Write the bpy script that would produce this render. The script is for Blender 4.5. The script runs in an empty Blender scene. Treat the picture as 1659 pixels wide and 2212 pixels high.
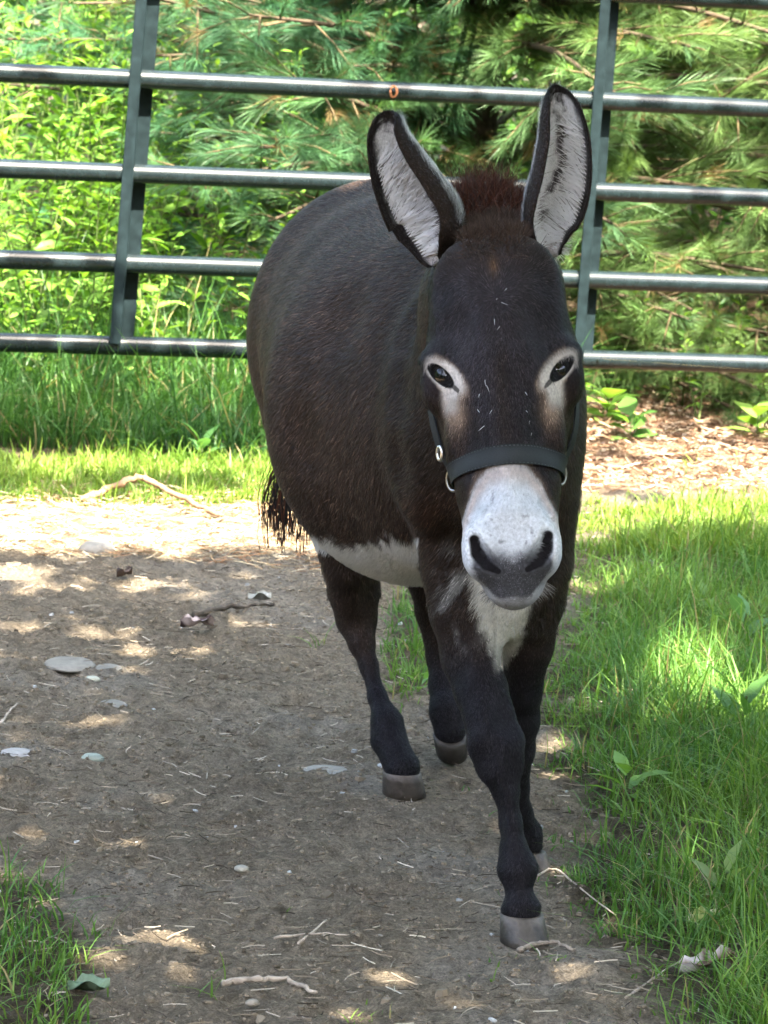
import bpy, math, numpy as np
from mathutils import Vector, Matrix
R = math.radians
rng = np.random.default_rng(7)
sc = bpy.context.scene
C = sc.collection

# ------------------------------------------------------------------ camera, world, sun, exposure
CAM_H, PITCH, ROLL = 1.22, R(9.45), R(3.8)
FPX, PW, PH = 7050.0, 1659.0, 2212.0          # focal length in pixels of a 1659x2212 picture
fw = np.array([0, math.cos(PITCH), -math.sin(PITCH)])
up0 = np.array([0, math.sin(PITCH), math.cos(PITCH)])
rt0 = np.array([1.0, 0, 0])
rt = math.cos(ROLL) * rt0 + math.sin(ROLL) * up0
upv = -math.sin(ROLL) * rt0 + math.cos(ROLL) * up0
CAM = np.array([0, 0, CAM_H])
cam = bpy.data.cameras.new('camera')
cam_o = bpy.data.objects.new('camera', cam); C.objects.link(cam_o)
cam.sensor_fit = 'VERTICAL'; cam.sensor_height = 24; cam.lens = 24 * FPX / PH
cam.dof.use_dof = True; cam.dof.focus_distance = 4.15; cam.dof.aperture_fstop = 15
cam.clip_start = 0.05; cam.clip_end = 500
m = Matrix.Identity(4)
for i in range(3):
    m[i][0] = rt[i]; m[i][1] = upv[i]; m[i][2] = -fw[i]; m[i][3] = CAM[i]
cam_o.matrix_world = m
sc.camera = cam_o

SUN_EL, SUN_AZ = R(58), math.atan2(0.28, -0.96)       # azimuth as atan2(x, y): sun high behind the camera, a little to the right
S = np.array([math.cos(SUN_EL) * math.sin(SUN_AZ), math.cos(SUN_EL) * math.cos(SUN_AZ), math.sin(SUN_EL)])
w = bpy.data.worlds.new('World'); sc.world = w; w.use_nodes = True
nt = w.node_tree; nt.nodes.clear()
sky = nt.nodes.new('ShaderNodeTexSky'); sky.sky_type = 'NISHITA'; sky.sun_disc = False
sky.dust_density = 4.5; sky.ozone_density = .25; sky.sun_elevation = SUN_EL; sky.sun_rotation = SUN_AZ
bg = nt.nodes.new('ShaderNodeBackground'); bg.inputs[1].default_value = 0.145
wo = nt.nodes.new('ShaderNodeOutputWorld')
nt.links.new(sky.outputs[0], bg.inputs[0]); nt.links.new(bg.outputs[0], wo.inputs[0])
sl = bpy.data.lights.new('sun', 'SUN'); sl.energy = 4.3; sl.angle = R(0.5); sl.color = (1, .90, .75)
so = bpy.data.objects.new('sun', sl); C.objects.link(so)
so.rotation_mode = 'QUATERNION'; so.rotation_quaternion = Vector(S).to_track_quat('Z', 'Y')
sc.view_settings.view_transform = 'Standard'; sc.view_settings.look = 'None'
sc.view_settings.exposure = 3.5; sc.view_settings.gamma = 1

# ------------------------------------------------------------------ helpers
def ray(px, py):
    px = np.asarray(px, float); py = np.asarray(py, float)
    return fw + ((px - PW / 2) / FPX)[..., None] * rt - ((py - PH / 2) / FPX)[..., None] * upv
def pt(px, py, Y):
    d = ray(px, py); return CAM + d * (np.asarray(Y, float) / d[..., 1])[..., None]
def gnd(px, py, z=0.0):
    d = ray(px, py); return CAM + d * ((z - CAM_H) / d[..., 2])[..., None]
def proj(P):
    q = np.asarray(P, float) - CAM; dep = np.maximum(q @ fw, .05)
    return PW / 2 + FPX * (q @ rt) / dep, PH / 2 - FPX * (q @ upv) / dep
def norm(v): return v / np.maximum(np.linalg.norm(v, axis=-1, keepdims=True), 1e-9)
def sstep(a, b, x):
    t = np.clip((x - a) / (b - a), 0, 1); return t * t * (3 - 2 * t)
def mix(a, b, t): return a + (b - a) * (t[..., None] if np.ndim(t) else t)

def _hash(ix, iy, iz):
    h = (ix * 374761393 + iy * 668265263 + iz * 2147483647 + 12345) & 0xffffffff
    h = ((h ^ (h >> 13)) * 1274126177) & 0xffffffff
    return ((h ^ (h >> 16)) & 0xffff) / 65535.0
def vnoise(x, y, z=0.0):
    x = np.asarray(x, float); y = np.asarray(y, float); z = np.asarray(z, float) + 0 * x
    ix = np.floor(x).astype(np.int64); iy = np.floor(y).astype(np.int64); iz = np.floor(z).astype(np.int64)
    fx, fy, fz = x - ix, y - iy, z - iz
    fx, fy, fz = [f * f * (3 - 2 * f) for f in (fx, fy, fz)]
    r = 0
    for a in (0, 1):
        for b in (0, 1):
            for c in (0, 1):
                r = r + _hash(ix + a, iy + b, iz + c) * (fx if a else 1 - fx) * (fy if b else 1 - fy) * (fz if c else 1 - fz)
    return r
def fbm(x, y, z=0.0, o=4):
    r, a, t = 0, 1.0, 0
    for i in range(o):
        r = r + a * vnoise(x * 2 ** i + 17 * i, y * 2 ** i, np.asarray(z) * 2 ** i); t += a; a *= .5
    return r / t

def build(name, V, F, mat=None, parent=None, col=None, smooth=False, mats=None, midx=None):
    V = np.asarray(V, np.float32); F = np.asarray(F, np.int32)
    me = bpy.data.meshes.new(name)
    me.vertices.add(len(V)); me.vertices.foreach_set('co', V.ravel())
    k = F.shape[1]
    me.loops.add(F.size); me.loops.foreach_set('vertex_index', F.ravel())
    me.polygons.add(len(F)); me.polygons.foreach_set('loop_start', np.arange(len(F), dtype=np.int32) * k)
    try: me.polygons.foreach_set('loop_total', np.full(len(F), k, np.int32))
    except Exception: pass
    me.polygons.foreach_set('use_smooth', np.full(len(F), bool(smooth)))
    me.update(calc_edges=True)
    if col is not None:
        a = me.color_attributes.new('Col', 'FLOAT_COLOR', 'POINT')
        c = np.ones((len(V), 4), np.float32); c[:, :3] = col; a.data.foreach_set('color', c.ravel())
    if mat: me.materials.append(mat)
    if mats:
        for mm in mats: me.materials.append(mm)
        me.polygons.foreach_set('material_index', np.asarray(midx, np.int32))
    o = bpy.data.objects.new(name, me); C.objects.link(o)
    if parent: o.parent = parent; 
    return o
def tag(o, label=None, cat=None, group=None, kind=None):
    if label: o['label'] = label
    if cat: o['category'] = cat
    if group: o['group'] = group
    if kind: o['kind'] = kind
    return o
def empty(name, label=None, cat=None, group=None):
    o = bpy.data.objects.new(name, None); C.objects.link(o); o.empty_display_size = .1
    return tag(o, label, cat, group)

class MB:
    """collects pieces into one mesh of triangles with a colour per vertex"""
    def __init__(s): s.V, s.F, s.K, s.n = [], [], [], 0
    def add(s, V, F, col):
        V = np.asarray(V, float); F = np.asarray(F, np.int64)
        if F.shape[1] == 4: F = np.concatenate([F[:, [0, 1, 2]], F[:, [0, 2, 3]]])
        s.V.append(V); s.F.append(F + s.n); s.n += len(V)
        c = np.empty((len(V), 3)); c[:] = col; s.K.append(c)
    def build(s, name, mat, parent=None, smooth=False):
        return build(name, np.concatenate(s.V), np.concatenate(s.F), mat, parent, np.concatenate(s.K), smooth)

def ribbons(P, W, side, col):
    """P (N,K,3) centre lines, W (N,K) widths, side (N,3) or (N,K,3); returns V,F,colours"""
    N, K, _ = P.shape
    if side.ndim == 2: side = np.repeat(side[:, None], K, 1)
    V = np.stack([P - side * W[..., None] / 2, P + side * W[..., None] / 2], 2).reshape(-1, 3)
    b = (np.arange(N) * K * 2)[:, None] + (np.arange(K - 1) * 2)[None]
    F = np.stack([b, b + 1, b + 3, b + 2], -1).reshape(-1, 4)
    col = np.asarray(col)
    if col.ndim == 2: col = np.repeat(col[:, None], K, 1)
    return V, F, np.repeat(col[:, :, None], 2, 2).reshape(-1, 3)

def tube(P, r, n=8, closed_ends=True, flat=None):
    P = np.asarray(P, float); K = len(P); r = np.broadcast_to(np.asarray(r, float), (K,))
    T = norm(np.gradient(P, axis=0)); ref = np.array([0.13, 0.21, .97]) if abs(T[0][2]) < .9 else np.array([1., .1, 0])
    U = norm(np.cross(T, ref)); Wv = np.cross(T, U)
    a = np.arange(n) * 2 * math.pi / n
    sc_ = (1, 1) if flat is None else flat
    V = P[:, None] + r[:, None, None] * (sc_[0] * np.cos(a)[None, :, None] * U[:, None] + sc_[1] * np.sin(a)[None, :, None] * Wv[:, None])
    V = V.reshape(-1, 3)
    F = []
    for k in range(K - 1):
        for i in range(n):
            j = (i + 1) % n
            F.append((k * n + i, k * n + j, (k + 1) * n + j, (k + 1) * n + i))
    if closed_ends:
        V = np.concatenate([V, P[:1], P[-1:]]); c0, c1 = K * n, K * n + 1
        for i in range(n):
            j = (i + 1) % n
            F.append((c0, j, i, i)); F.append((c1, (K - 1) * n + i, (K - 1) * n + j, (K - 1) * n + j))
    F = np.array(F)
    tri = np.concatenate([F[:, [0, 1, 2]], F[:, [0, 2, 3]]])
    tri = tri[(tri[:, 0] != tri[:, 2]) & (tri[:, 1] != tri[:, 2]) & (tri[:, 0] != tri[:, 1])]
    return V, tri
def cr(P, n=8):
    """catmull-rom resample; P (K,D)"""
    P = np.asarray(P, float); Q = np.concatenate([2 * P[:1] - P[1:2], P, 2 * P[-1:] - P[-2:-1]])
    out = []
    for i in range(1, len(Q) - 2):
        t = np.linspace(0, 1, n, endpoint=False)[:, None]
        a, b, c, d = Q[i - 1], Q[i], Q[i + 1], Q[i + 2]
        out.append(.5 * (2 * b + (c - a) * t + (2 * a - 5 * b + 4 * c - d) * t ** 2 + (3 * b - a - 3 * c + d) * t ** 3))
    return np.concatenate(out + [P[-1:]])

# ------------------------------------------------------------------ materials
def mat_new(name):
    mt = bpy.data.materials.new(name); mt.use_nodes = True; n = mt.node_tree
    return mt, n, n.nodes['Principled BSDF']
def N_(n, t, **kw):
    x = n.nodes.new(t)
    for k, v in kw.items(): setattr(x, k, v)
    return x
def vcol(n): 
    a = N_(n, 'ShaderNodeVertexColor'); a.layer_name = 'Col'; return a.outputs[0]
def noise(n, scale, detail=4, rough=.6, coord='Object', vec_scale=None):
    tc = N_(n, 'ShaderNodeTexCoord'); t = N_(n, 'ShaderNodeTexNoise')
    t.inputs['Scale'].default_value = scale; t.inputs['Detail'].default_value = detail; t.inputs['Roughness'].default_value = rough
    if vec_scale:
        mp = N_(n, 'ShaderNodeMapping'); mp.inputs['Scale'].default_value = vec_scale
        n.links.new(tc.outputs[coord], mp.inputs[0]); n.links.new(mp.outputs[0], t.inputs[0])
    else: n.links.new(tc.outputs[coord], t.inputs[0])
    return t.outputs[0]
def mulc(n, c, fac, lo, hi):
    """multiply colour by map(fac) lo..hi"""
    mr = N_(n, 'ShaderNodeMapRange'); mr.inputs['From Min'].default_value = .3; mr.inputs['From Max'].default_value = .7
    mr.inputs['To Min'].default_value = lo; mr.inputs['To Max'].default_value = hi; n.links.new(fac, mr.inputs[0])
    v = N_(n, 'ShaderNodeVectorMath', operation='SCALE'); n.links.new(c, v.inputs[0]); n.links.new(mr.outputs[0], v.inputs['Scale'])
    return v.outputs[0]
def bump(n, b, h, strength, dist):
    bp = N_(n, 'ShaderNodeBump'); bp.inputs['Strength'].default_value = strength; bp.inputs['Distance'].default_value = dist
    n.links.new(h, bp.inputs['Height']); n.links.new(bp.outputs[0], b.inputs['Normal'])
def leafmat(name, transl=.4, rough=.5, spec=.3):
    mt, n, b = mat_new(name); c = vcol(n); n.links.new(c, b.inputs['Base Color'])
    b.inputs['Roughness'].default_value = rough; b.inputs['Specular IOR Level'].default_value = spec
    tr = N_(n, 'ShaderNodeBsdfTranslucent'); mx = N_(n, 'ShaderNodeMixShader'); mx.inputs[0].default_value = transl
    v = N_(n, 'ShaderNodeVectorMath', operation='MULTIPLY'); v.inputs[1].default_value = (1.25, 1.2, .6)
    n.links.new(c, v.inputs[0]); n.links.new(v.outputs[0], tr.inputs[0])
    n.links.new(b.outputs[0], mx.inputs[1]); n.links.new(tr.outputs[0], mx.inputs[2])
    n.links.new(mx.outputs[0], n.nodes['Material Output'].inputs[0]); return mt
def vmat(name, rough=.8, spec=.3, nscale=None, lo=.7, hi=1.25, bdist=0, bs=.6, sheen=0, metal=0):
    mt, n, b = mat_new(name); c = vcol(n)
    if nscale:
        f = noise(n, nscale); c = mulc(n, c, f, lo, hi)
        if bdist: bump(n, b, f, bs, bdist)
    n.links.new(c, b.inputs['Base Color']); b.inputs['Roughness'].default_value = rough
    b.inputs['Specular IOR Level'].default_value = spec; b.inputs['Metallic'].default_value = metal
    if sheen: b.inputs['Sheen Weight'].default_value = sheen; b.inputs['Sheen Roughness'].default_value = .5
    return mt
M_leaf = leafmat('leaf', .42)
M_grass = leafmat('grass_blade', .38, .45)
M_needle = leafmat('pine_needle', .25, .45)
M_bark = vmat('bark', .9, .2, 60, .6, 1.3, .01)
M_fur = vmat('coat_hair', .46, .22, sheen=.03)
M_skin = vmat('coat_under', .75, .1, 260, .7, 1.25, .004, .5, sheen=.03)
M_hoof = vmat('hoof_horn', .55, .4, 90, .65, 1.25, .003)
M_litter = vmat('litter', .85, .2)
M_stone = vmat('stone', .8, .3, 45, .75, 1.2, .006)
# ------------------------------------------------------------------ donkey: one body surface grown from blended ellipsoidal segments
PR = []          # (kind, p0, p1, A0(3), A1(3), frame, k)
def m_per_px(Y): return Y / FPX
def seg(p0, p1, a0, a1, U, k=.02, op=0):
    """tapered elliptic segment; a=(half width along U, half width along V)"""
    p0 = np.array(p0, float); p1 = np.array(p1, float)
    Wd = p1 - p0; L = np.linalg.norm(Wd); Wd = Wd / L if L > 1e-6 else np.array([0, 0, 1.])
    U = np.array(U, float); U = U - U.dot(Wd) * Wd; U /= np.linalg.norm(U); V = np.cross(Wd, U)
    PR.append((p0, Wd, L, U, V, np.array(a0, float), np.array(a1, float), k, op))
def ell(c, r, U, V, k=.02, op=0):
    """ellipsoid with radii r along U, V, UxV"""
    c = np.array(c, float); U = norm(np.array(U, float)); V = np.array(V, float); V = norm(V - V.dot(U) * U); W_ = np.cross(U, V)
    PR.append((c, W_, 0.0, U, V, np.array(r, float), np.array(r, float), k, op))
def prim_d(pr, P):
    p0, Wd, L, U, V, a0, a1, k, op = pr
    q = P - p0; h = q @ Wd; du = q @ U; dv = q @ V
    if L > 0:
        t = np.clip(h / L, 0, 1); a = a0[0] + (a1[0] - a0[0]) * t; b = a0[1] + (a1[1] - a0[1]) * t
        dw = h - t * L; c = np.minimum(a, b)
    else:
        a, b, c = a0; dw = h
    k0 = np.sqrt((du / a) ** 2 + (dv / b) ** 2 + (dw / c) ** 2) + 1e-6
    k1 = np.sqrt((du / a ** 2) ** 2 + (dv / b ** 2) ** 2 + (dw / c ** 2) ** 2) + 1e-6
    return k0 * (k0 - 1) / k1
def prim_box(pr):
    p0, Wd, L, U, V, a0, a1, k, op = pr
    r = max(a0.max(), a1.max()) + k + .02; p1 = p0 + Wd * L
    return np.minimum(p0, p1) - r, np.maximum(p0, p1) + r
def combine(D, d, k, op):
    if op == 0:
        h = np.maximum(k - np.abs(D - d), 0) / k; return np.minimum(D, d) - h * h * k / 4
    d = -d; h = np.maximum(k - np.abs(D - d), 0) / k; return np.maximum(D, d) + h * h * k / 4
def sdf(P, prs=None):
    D = np.full(len(P), .5)
    for pr in (prs or PR):
        lo, hi = prim_box(pr)
        idx = np.nonzero(((P > lo) & (P < hi)).all(1))[0]
        if len(idx): D[idx] = combine(D[idx], prim_d(pr, P[idx]), pr[7], pr[8])
    return D

YAW = R(16)
LAT = np.array([math.cos(YAW), math.sin(YAW), 0])         # across the body (towards picture right and away)
def chain(st, k=.02, U=None, asp=1.0):
    """st: (px,py,Y,rpx[,rdepth_px])"""
    U = rt if U is None else U
    for a, b in zip(st[:-1], st[1:]):
        ra = a[3] * m_per_px(a[2]); rb = b[3] * m_per_px(b[2])
        va = (a[4] * m_per_px(a[2])) if len(a) > 4 else ra * asp
        vb = (b[4] * m_per_px(b[2])) if len(b) > 4 else rb * asp
        seg(pt(a[0], a[1], a[2]), pt(b[0], b[1], b[2]), (ra, va), (rb, vb), U, k)
# trunk (picture centre, depth, half width, half height)
chain([(780, 650, 4.98, 190, 215), (820, 690, 4.85, 262, 288), (872, 770, 4.68, 288, 335), (912, 868, 4.52, 322, 385),
       (985, 860, 4.37, 250, 365), (1045, 850, 4.22, 180, 310), (1066, 900, 4.12, 150, 240)], .05, LAT)
# neck
chain([(1046, 800, 4.17, 166, 250), (1064, 660, 4.06, 142, 180), (1074, 600, 3.99, 110, 120)], .03, rt)
chain([(1035, 560, 4.3, 60, 80), (1065, 520, 4.08, 52, 60)], .06, rt)      # crest towards the withers
# shoulder and thigh muscles
ell(pt(930, 920, 4.20), (.055, .14, .09), rt, upv, .03)
ell(pt(1172, 990, 4.24), (.045, .13, .09), rt, upv, .06)
ell(pt(672, 770, 4.90), (.085, .15, .12), rt, upv, .05)
# legs: near fore, far fore, planted hind, swinging hind
chain([(975, 1080, 4.22, 95, 110), (985, 1230, 4.23, 70, 90), (990, 1320, 4.22, 61, 70), (1015, 1420, 4.2, 60, 64), (1038, 1490, 4.17, 56, 57),
       (1056, 1545, 4.145, 53, 48), (1071, 1605, 4.125, 60, 52), (1080, 1655, 4.115, 50, 44), (1090, 1705, 4.11, 29, 33), (1101, 1780, 4.10, 24, 30),
       (1109, 1832, 4.09, 27, 33), (1118, 1878, 4.08, 42, 43), (1121, 1923, 4.072, 24, 30), (1125, 1958, 4.062, 46, 44)], .012)
chain([(1160, 1080, 4.22, 90, 100), (1155, 1210, 4.24, 74, 85), (1150, 1300, 4.26, 66, 70), (1140, 1390, 4.28, 55, 60), (1128, 1490, 4.30, 41, 48),
       (1124, 1555, 4.315, 40, 44), (1120, 1620, 4.33, 33, 36), (1119, 1700, 4.36, 22, 28), (1126, 1755, 4.385, 22, 28), (1136, 1802, 4.41, 33, 36),
       (1146, 1835, 4.42, 27, 30)], .012)
chain([(720, 900, 4.88, 150, 130), (738, 1080, 4.86, 95, 105), (757, 1210, 4.88, 60, 75), (765, 1280, 4.9, 53, 62), (770, 1335, 4.91, 43, 52), (781, 1388, 4.885, 27, 34),
       (797, 1440, 4.865, 18, 23), (815, 1505, 4.835, 18, 23), (836, 1562, 4.80, 33, 34), (840, 1598, 4.785, 37, 35), (856, 1632, 4.765, 33, 33), (868, 1658, 4.752, 41, 40)], .012)
chain([(935, 1080, 4.95, 95, 100), (928, 1230, 5.0, 52, 66), (936, 1320, 5.02, 37, 48), (950, 1420, 5.0, 27, 30), (958, 1480, 4.97, 30, 30), (966, 1535, 4.94, 37, 37), (972, 1575, 4.93, 36, 36)], .012)
# between the forelegs
ell(pt(1085, 1180, 4.24), (.07, .12, .08), rt, upv, .04)
# head
MID = lambda y: 1065 + (y - 500) * .059
HU = norm(rt - .059 * -upv * 1.0)            # across the head (picture right, slightly up)
HU = norm(rt + .059 * upv)
HV = norm(upv - .059 * rt)                    # up along the face
def hp(u, y, Y): return pt(MID(y) + u, y - u * .059, Y)
hs = [(580, 3.985, .056, .050), (640, 3.93, .078, .078), (745, 3.90, .083, .095), (860, 3.86, .073, .098), (960, 3.82, .066, .085),
      (1050, 3.78, .058, .070), (1130, 3.748, .0518, .060), (1200, 3.735, .0462, .053), (1248, 3.738, .030, .042)]
for a, b in zip(hs[:-1], hs[1:]):
    seg(hp(0, a[0], a[1]), hp(0, b[0], b[1]), a[2:], b[2:], HU, .015)
for s in (-1, 1):
    ell(hp(s * 117, 762, 3.856), (.032, .018, .030), norm(HU - s * .2 * HV), HV, .018)                  # brow
    ell(hp(s * 60, 640, 3.885), (.035, .06, .03), HU, HV, .03)                     # forehead
    ell(hp(s * 105, 880, 3.935), (.022, .085, .085), HU, HV, .03)                  # cheek
    ell(hp(s * 84, 905, 3.80), (.014, .05, .02), norm(HU + s * .25 * HV), HV, .02)  # facial crest
    ell(hp(s * 62, 1180, 3.710), (.0235, .036, .027), norm(HU + s * .12 * HV), HV, .02)  # nostril wing
    ell(hp(s * 86, 620, 4.0), (.028, .04, .03), HU, HV, .03)                       # ear root
    # lids
    ell(hp(s * 121, 822, 3.846), (.0285, .034, .030), norm(HU + s * .55 * HV), HV, .02)
ell(hp(0, 1262, 3.722), (.0275, .026, .026), HU, HV, .02)       # upper lip
ell(hp(0, 1250, 3.76), (.028, .028, .026), HU, HV, .015)       # chin
EYE = []
def face_pt(u, y):
    base_ = [p for p in PR if p[8] == 0]; q = hp(u, y, 3.68); dv_ = norm(q - CAM)
    for _ in range(120): q = q + dv_ * min(.01, float(sdf(q[None], base_)[0])) * .6
    e_ = .004; return q, norm(np.array([float(sdf((q + e_ * k)[None], base_)[0] - sdf((q - e_ * k)[None], base_)[0]) for k in np.eye(3)]))
DENTS = []
for s in (-1, 1):
    for (u_, y_, r_, dp_, st_) in ((88, 690, .034, .006, 1.1), (84, 935, .030, .006, 1.6), (104, 600, .03, .004, 1.2), (52, 1020, .022, .002, 2.0)):
        q, n_ = face_pt(s * u_, y_); DENTS.append((q + n_ * (r_ - dp_), r_, st_, n_))
def body_pt(x, y, Y0):
    base_ = [p for p in PR if p[8] == 0]; q = pt(x, y, Y0); dv_ = norm(q - CAM)
    for _ in range(160): q = q + dv_ * min(.02, float(sdf(q[None], base_)[0])) * .6
    e_ = .006; return q, norm(np.array([float(sdf((q + e_ * k)[None], base_)[0] - sdf((q - e_ * k)[None], base_)[0]) for k in np.eye(3)]))
for (x_, y_, r_, dp_, st_) in ((880, 720, .05, .009, 1.3), (858, 850, .05, .010, 1.5), (858, 1000, .05, .009, 1.4), (740, 690, .09, .008, 1.4), (655, 960, .08, .007, 1.6), (985, 1420, .02, .003, 2), (1046, 1655, .02, .005, 1.5), (1112, 1660, .018, .005, 1.5), (1085, 1540, .016, .003, 1.5), (1075, 1750, .010, .003, 3), (1070, 1600, .008, .0015, 2), (1100, 1560, .025, .004, 1.6), (795, 1300, .02, .003, 2)):
    q, n_ = body_pt(x_, y_, 3.95); DENTS.append((q + n_ * (r_ - dp_), r_, st_, n_))
for q, r_, st_, n_ in DENTS:
    e1_ = norm(HV - (HV @ n_) * n_); ell(q, (r_, r_ * st_, r_), norm(np.cross(e1_, n_)), e1_, .02, 1)
for s in (-1, 1):
    c = hp(s * 127, 812, 3.8405)
    AX = norm(HU * s * .60 + HV * .62 - fw * -.28)              # long axis of the opening: outer end high and further back
    base_ = [p for p in PR if p[8] == 0]; srf = hp(s * 132, 803, 3.70); dv_ = norm(srf - CAM)
    for _ in range(120): srf = srf + dv_ * min(.01, float(sdf(srf[None], base_)[0])) * .6
    e_ = .004; out = norm(np.array([float(sdf((srf + e_ * k)[None], base_)[0] - sdf((srf - e_ * k)[None], base_)[0]) for k in np.eye(3)])); AX = norm(AX - AX.dot(out) * out)
    EYE.append(srf - out * .0198)
    ell(srf - out * .001, (.0160, .0078, .013), AX, norm(np.cross(AX, out)), .004, 1)
    # nostril: a comma opening down and inwards
    a0 = hp(s * 80, 1164, 3.684); a1 = hp(s * 68, 1196, 3.677); a2 = hp(s * 40, 1224, 3.676)
    seg(a0, a1, (.0080, .015), (.0105, .017), HU, .008, 1)
    seg(a1, a2, (.0095, .014), (.0055, .009), HU, .008, 1)
for s in (-1, 1):
    g0, g1, g2 = hp(s * 72, 1055, 3.718), hp(s * 82, 1090, 3.712), hp(s * 92, 1122, 3.716)
    seg(g0, g1, (.002, .006), (.0035, .008), HU, .010, 1); seg(g1, g2, (.0035, .008), (.002, .006), HU, .010, 1)
# mouth line
ml = [(-58, 1262), (-45, 1285), (-20, 1303), (8, 1307), (35, 1298), (55, 1272)]
for a, b in zip(ml[:-1], ml[1:]):
    Ya = 3.722 + .0035 * (abs(a[0]) / 15) ** 1.2; Yb = 3.722 + .0035 * (abs(b[0]) / 15) ** 1.2
    seg(hp(a[0], a[1] - 3, Ya + .002), hp(b[0], b[1] - 3, Yb + .002), (.004, .0035), (.004, .0035), fw, .006, 1)

def surface_nets(lo, hi, h):
    n = np.ceil((hi - lo) / h).astype(int) + 1
    D = np.full(tuple(n), .5, np.float32)
    ax = [lo[i] + h * np.arange(n[i]) for i in range(3)]
    for pr in PR:
        if pr[8] == 1: continue
        a, b = prim_box(pr)
        i0 = np.clip(np.floor((a - lo) / h).astype(int), 0, n); i1 = np.clip(np.ceil((b - lo) / h).astype(int) + 1, 0, n)
        sl_ = tuple(slice(i0[i], i1[i]) for i in range(3))
        G = np.stack(np.meshgrid(*[ax[i][sl_[i]] for i in range(3)], indexing='ij'), -1)
        sh = G.shape[:3]; d = prim_d(pr, G.reshape(-1, 3)).reshape(sh)
        D[sl_] = combine(D[sl_], d, pr[7], 0)
    s = D < 0
    c = np.zeros(tuple(n - 1), np.int8)
    cnt = np.zeros(tuple(n - 1), np.float32); acc = np.zeros(tuple(n - 1) + (3,), np.float32)
    def cor(o, A): return A[o[0]:n[0] - 1 + o[0], o[1]:n[1] - 1 + o[1], o[2]:n[2] - 1 + o[2]]
    for axd in range(3):
        others = [i for i in range(3) if i != axd]
        for u in (0, 1):
            for v in (0, 1):
                o0 = [0, 0, 0]; o0[others[0]] = u; o0[others[1]] = v; o1 = list(o0); o1[axd] = 1
                A, B = cor(o0, D), cor(o1, D); x = (A < 0) != (B < 0)
                t = np.where(x, A / np.where(x, A - B, 1), 0)
                cnt += x
                for i in range(3):
                    acc[..., i] += np.where(x, (t if i == axd else o0[i]), 0)
    act = cnt > 0
    idx = np.full(tuple(n - 1), -1, np.int64); ci = np.nonzero(act); idx[ci] = np.arange(len(ci[0]))
    V = (np.stack(ci, -1) + acc[ci] / cnt[ci][:, None]) * h + lo
    F = []
    for axd in range(3):
        o = [(axd + 1) % 3, (axd + 2) % 3]
        sa = [slice(1, n[i] - 1) for i in range(3)]; sb = list(sa); sa[axd] = slice(0, n[axd] - 1); sb[axd] = slice(1, n[axd])
        A = s[tuple(sa)]; B = s[tuple(sb)]
        e = np.stack(np.nonzero(A != B), -1); fl = A[tuple(e.T)]
        off = np.ones(3, int); off[axd] = 0; e = e + off
        d1 = np.zeros(3, int); d1[o[0]] = 1; d2 = np.zeros(3, int); d2[o[1]] = 1
        q = [idx[tuple((e - a * d1 - b * d2).T)] for a, b in ((0, 0), (1, 0), (1, 1), (0, 1))]
        q = np.stack(q, -1); q[~fl] = q[~fl][:, ::-1]; F.append(q)
    return V, np.concatenate(F)

def newton(V, it=3, fac=1.0):
    e = .0006; K = np.array([[1, -1, -1], [-1, -1, 1], [-1, 1, -1], [1, 1, 1]], float)
    for _ in range(it):
        d = [sdf(V + e * k) for k in K]; g = sum(k * x[:, None] for k, x in zip(K, d)) / (4 * e)
        D = sum(d) / 4; g2 = (g ** 2).sum(1); st = fac * D / np.maximum(g2, .15); st = np.clip(st, -.006, .006)
        V = V - g * st[:, None]
    return V
V, F = surface_nets(np.array([-.33, 3.55, .02]), np.array([.40, 5.25, 1.02]), .009)
def face_avg(V, F): return V[F].mean(1)
def subdiv(V, F, sel):
    """split selected quads in 4, neighbours get triangles: done with bmesh"""
    import bmesh
    bm = bmesh.new(); vs = [bm.verts.new(v) for v in V]; fs = [bm.faces.new([vs[i] for i in f]) for f in F if len(set(f)) == len(f)]
    return bm
import bmesh
me0 = bpy.data.meshes.new('tmp'); me0.from_pydata(V.tolist(), [], F.tolist()); me0.validate()
bm = bmesh.new(); bm.from_mesh(me0)
def sub(bm, test):
    bm.verts.ensure_lookup_table(); P = np.array([v.co for v in bm.verts]); ok = test(P)
    es = [e for e in bm.edges if ok[e.verts[0].index] and ok[e.verts[1].index]]
    bm.verts.index_update()
    bmesh.ops.subdivide_edges(bm, edges=es, cuts=1, use_grid_fill=True)
    bm.verts.index_update()
def headbox(P):
    x, y = proj(P); return (P[:, 1] < 3.99) & (y < 1330) & (y > 560)
def fine(P):
    x, y = proj(P); y0 = np.abs(x - MID(y)); s1 = (P[:, 1] < 3.90) & (((y > 745) & (y < 900) & (y0 > 85)) | ((y > 1130) & (y < 1320)))
    return s1
sub(bm, lambda P: P[:, 1] < 9)
sub(bm, headbox)
bmesh.ops.triangulate(bm, faces=[f for f in bm.faces if len(f.verts) > 4])
P = np.array([v.co for v in bm.verts]); P = newton(P, 2)
for v, p in zip(bm.verts, P): v.co = p
sub(bm, fine)
bmesh.ops.triangulate(bm, faces=bm.faces[:])
P = np.array([v.co for v in bm.verts]); P = newton(P, 3)
for v, p in zip(bm.verts, P): v.co = p
bm.verts.ensure_lookup_table(); bm.verts.index_update(); ok_ = fine(np.array([v.co for v in bm.verts])); fr = [v for v in bm.verts if ok_[v.index]]
for _ in range(7):
    bmesh.ops.smooth_vert(bm, verts=fr, factor=.5, use_axis_x=True, use_axis_y=True, use_axis_z=True)
    P = newton(np.array([v.co for v in fr]), 1, .9)
    for v, p in zip(fr, P): v.co = p
fr = [v for v in bm.verts]
bmesh.ops.smooth_vert(bm, verts=fr, factor=.35, use_axis_x=True, use_axis_y=True, use_axis_z=True)
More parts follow.
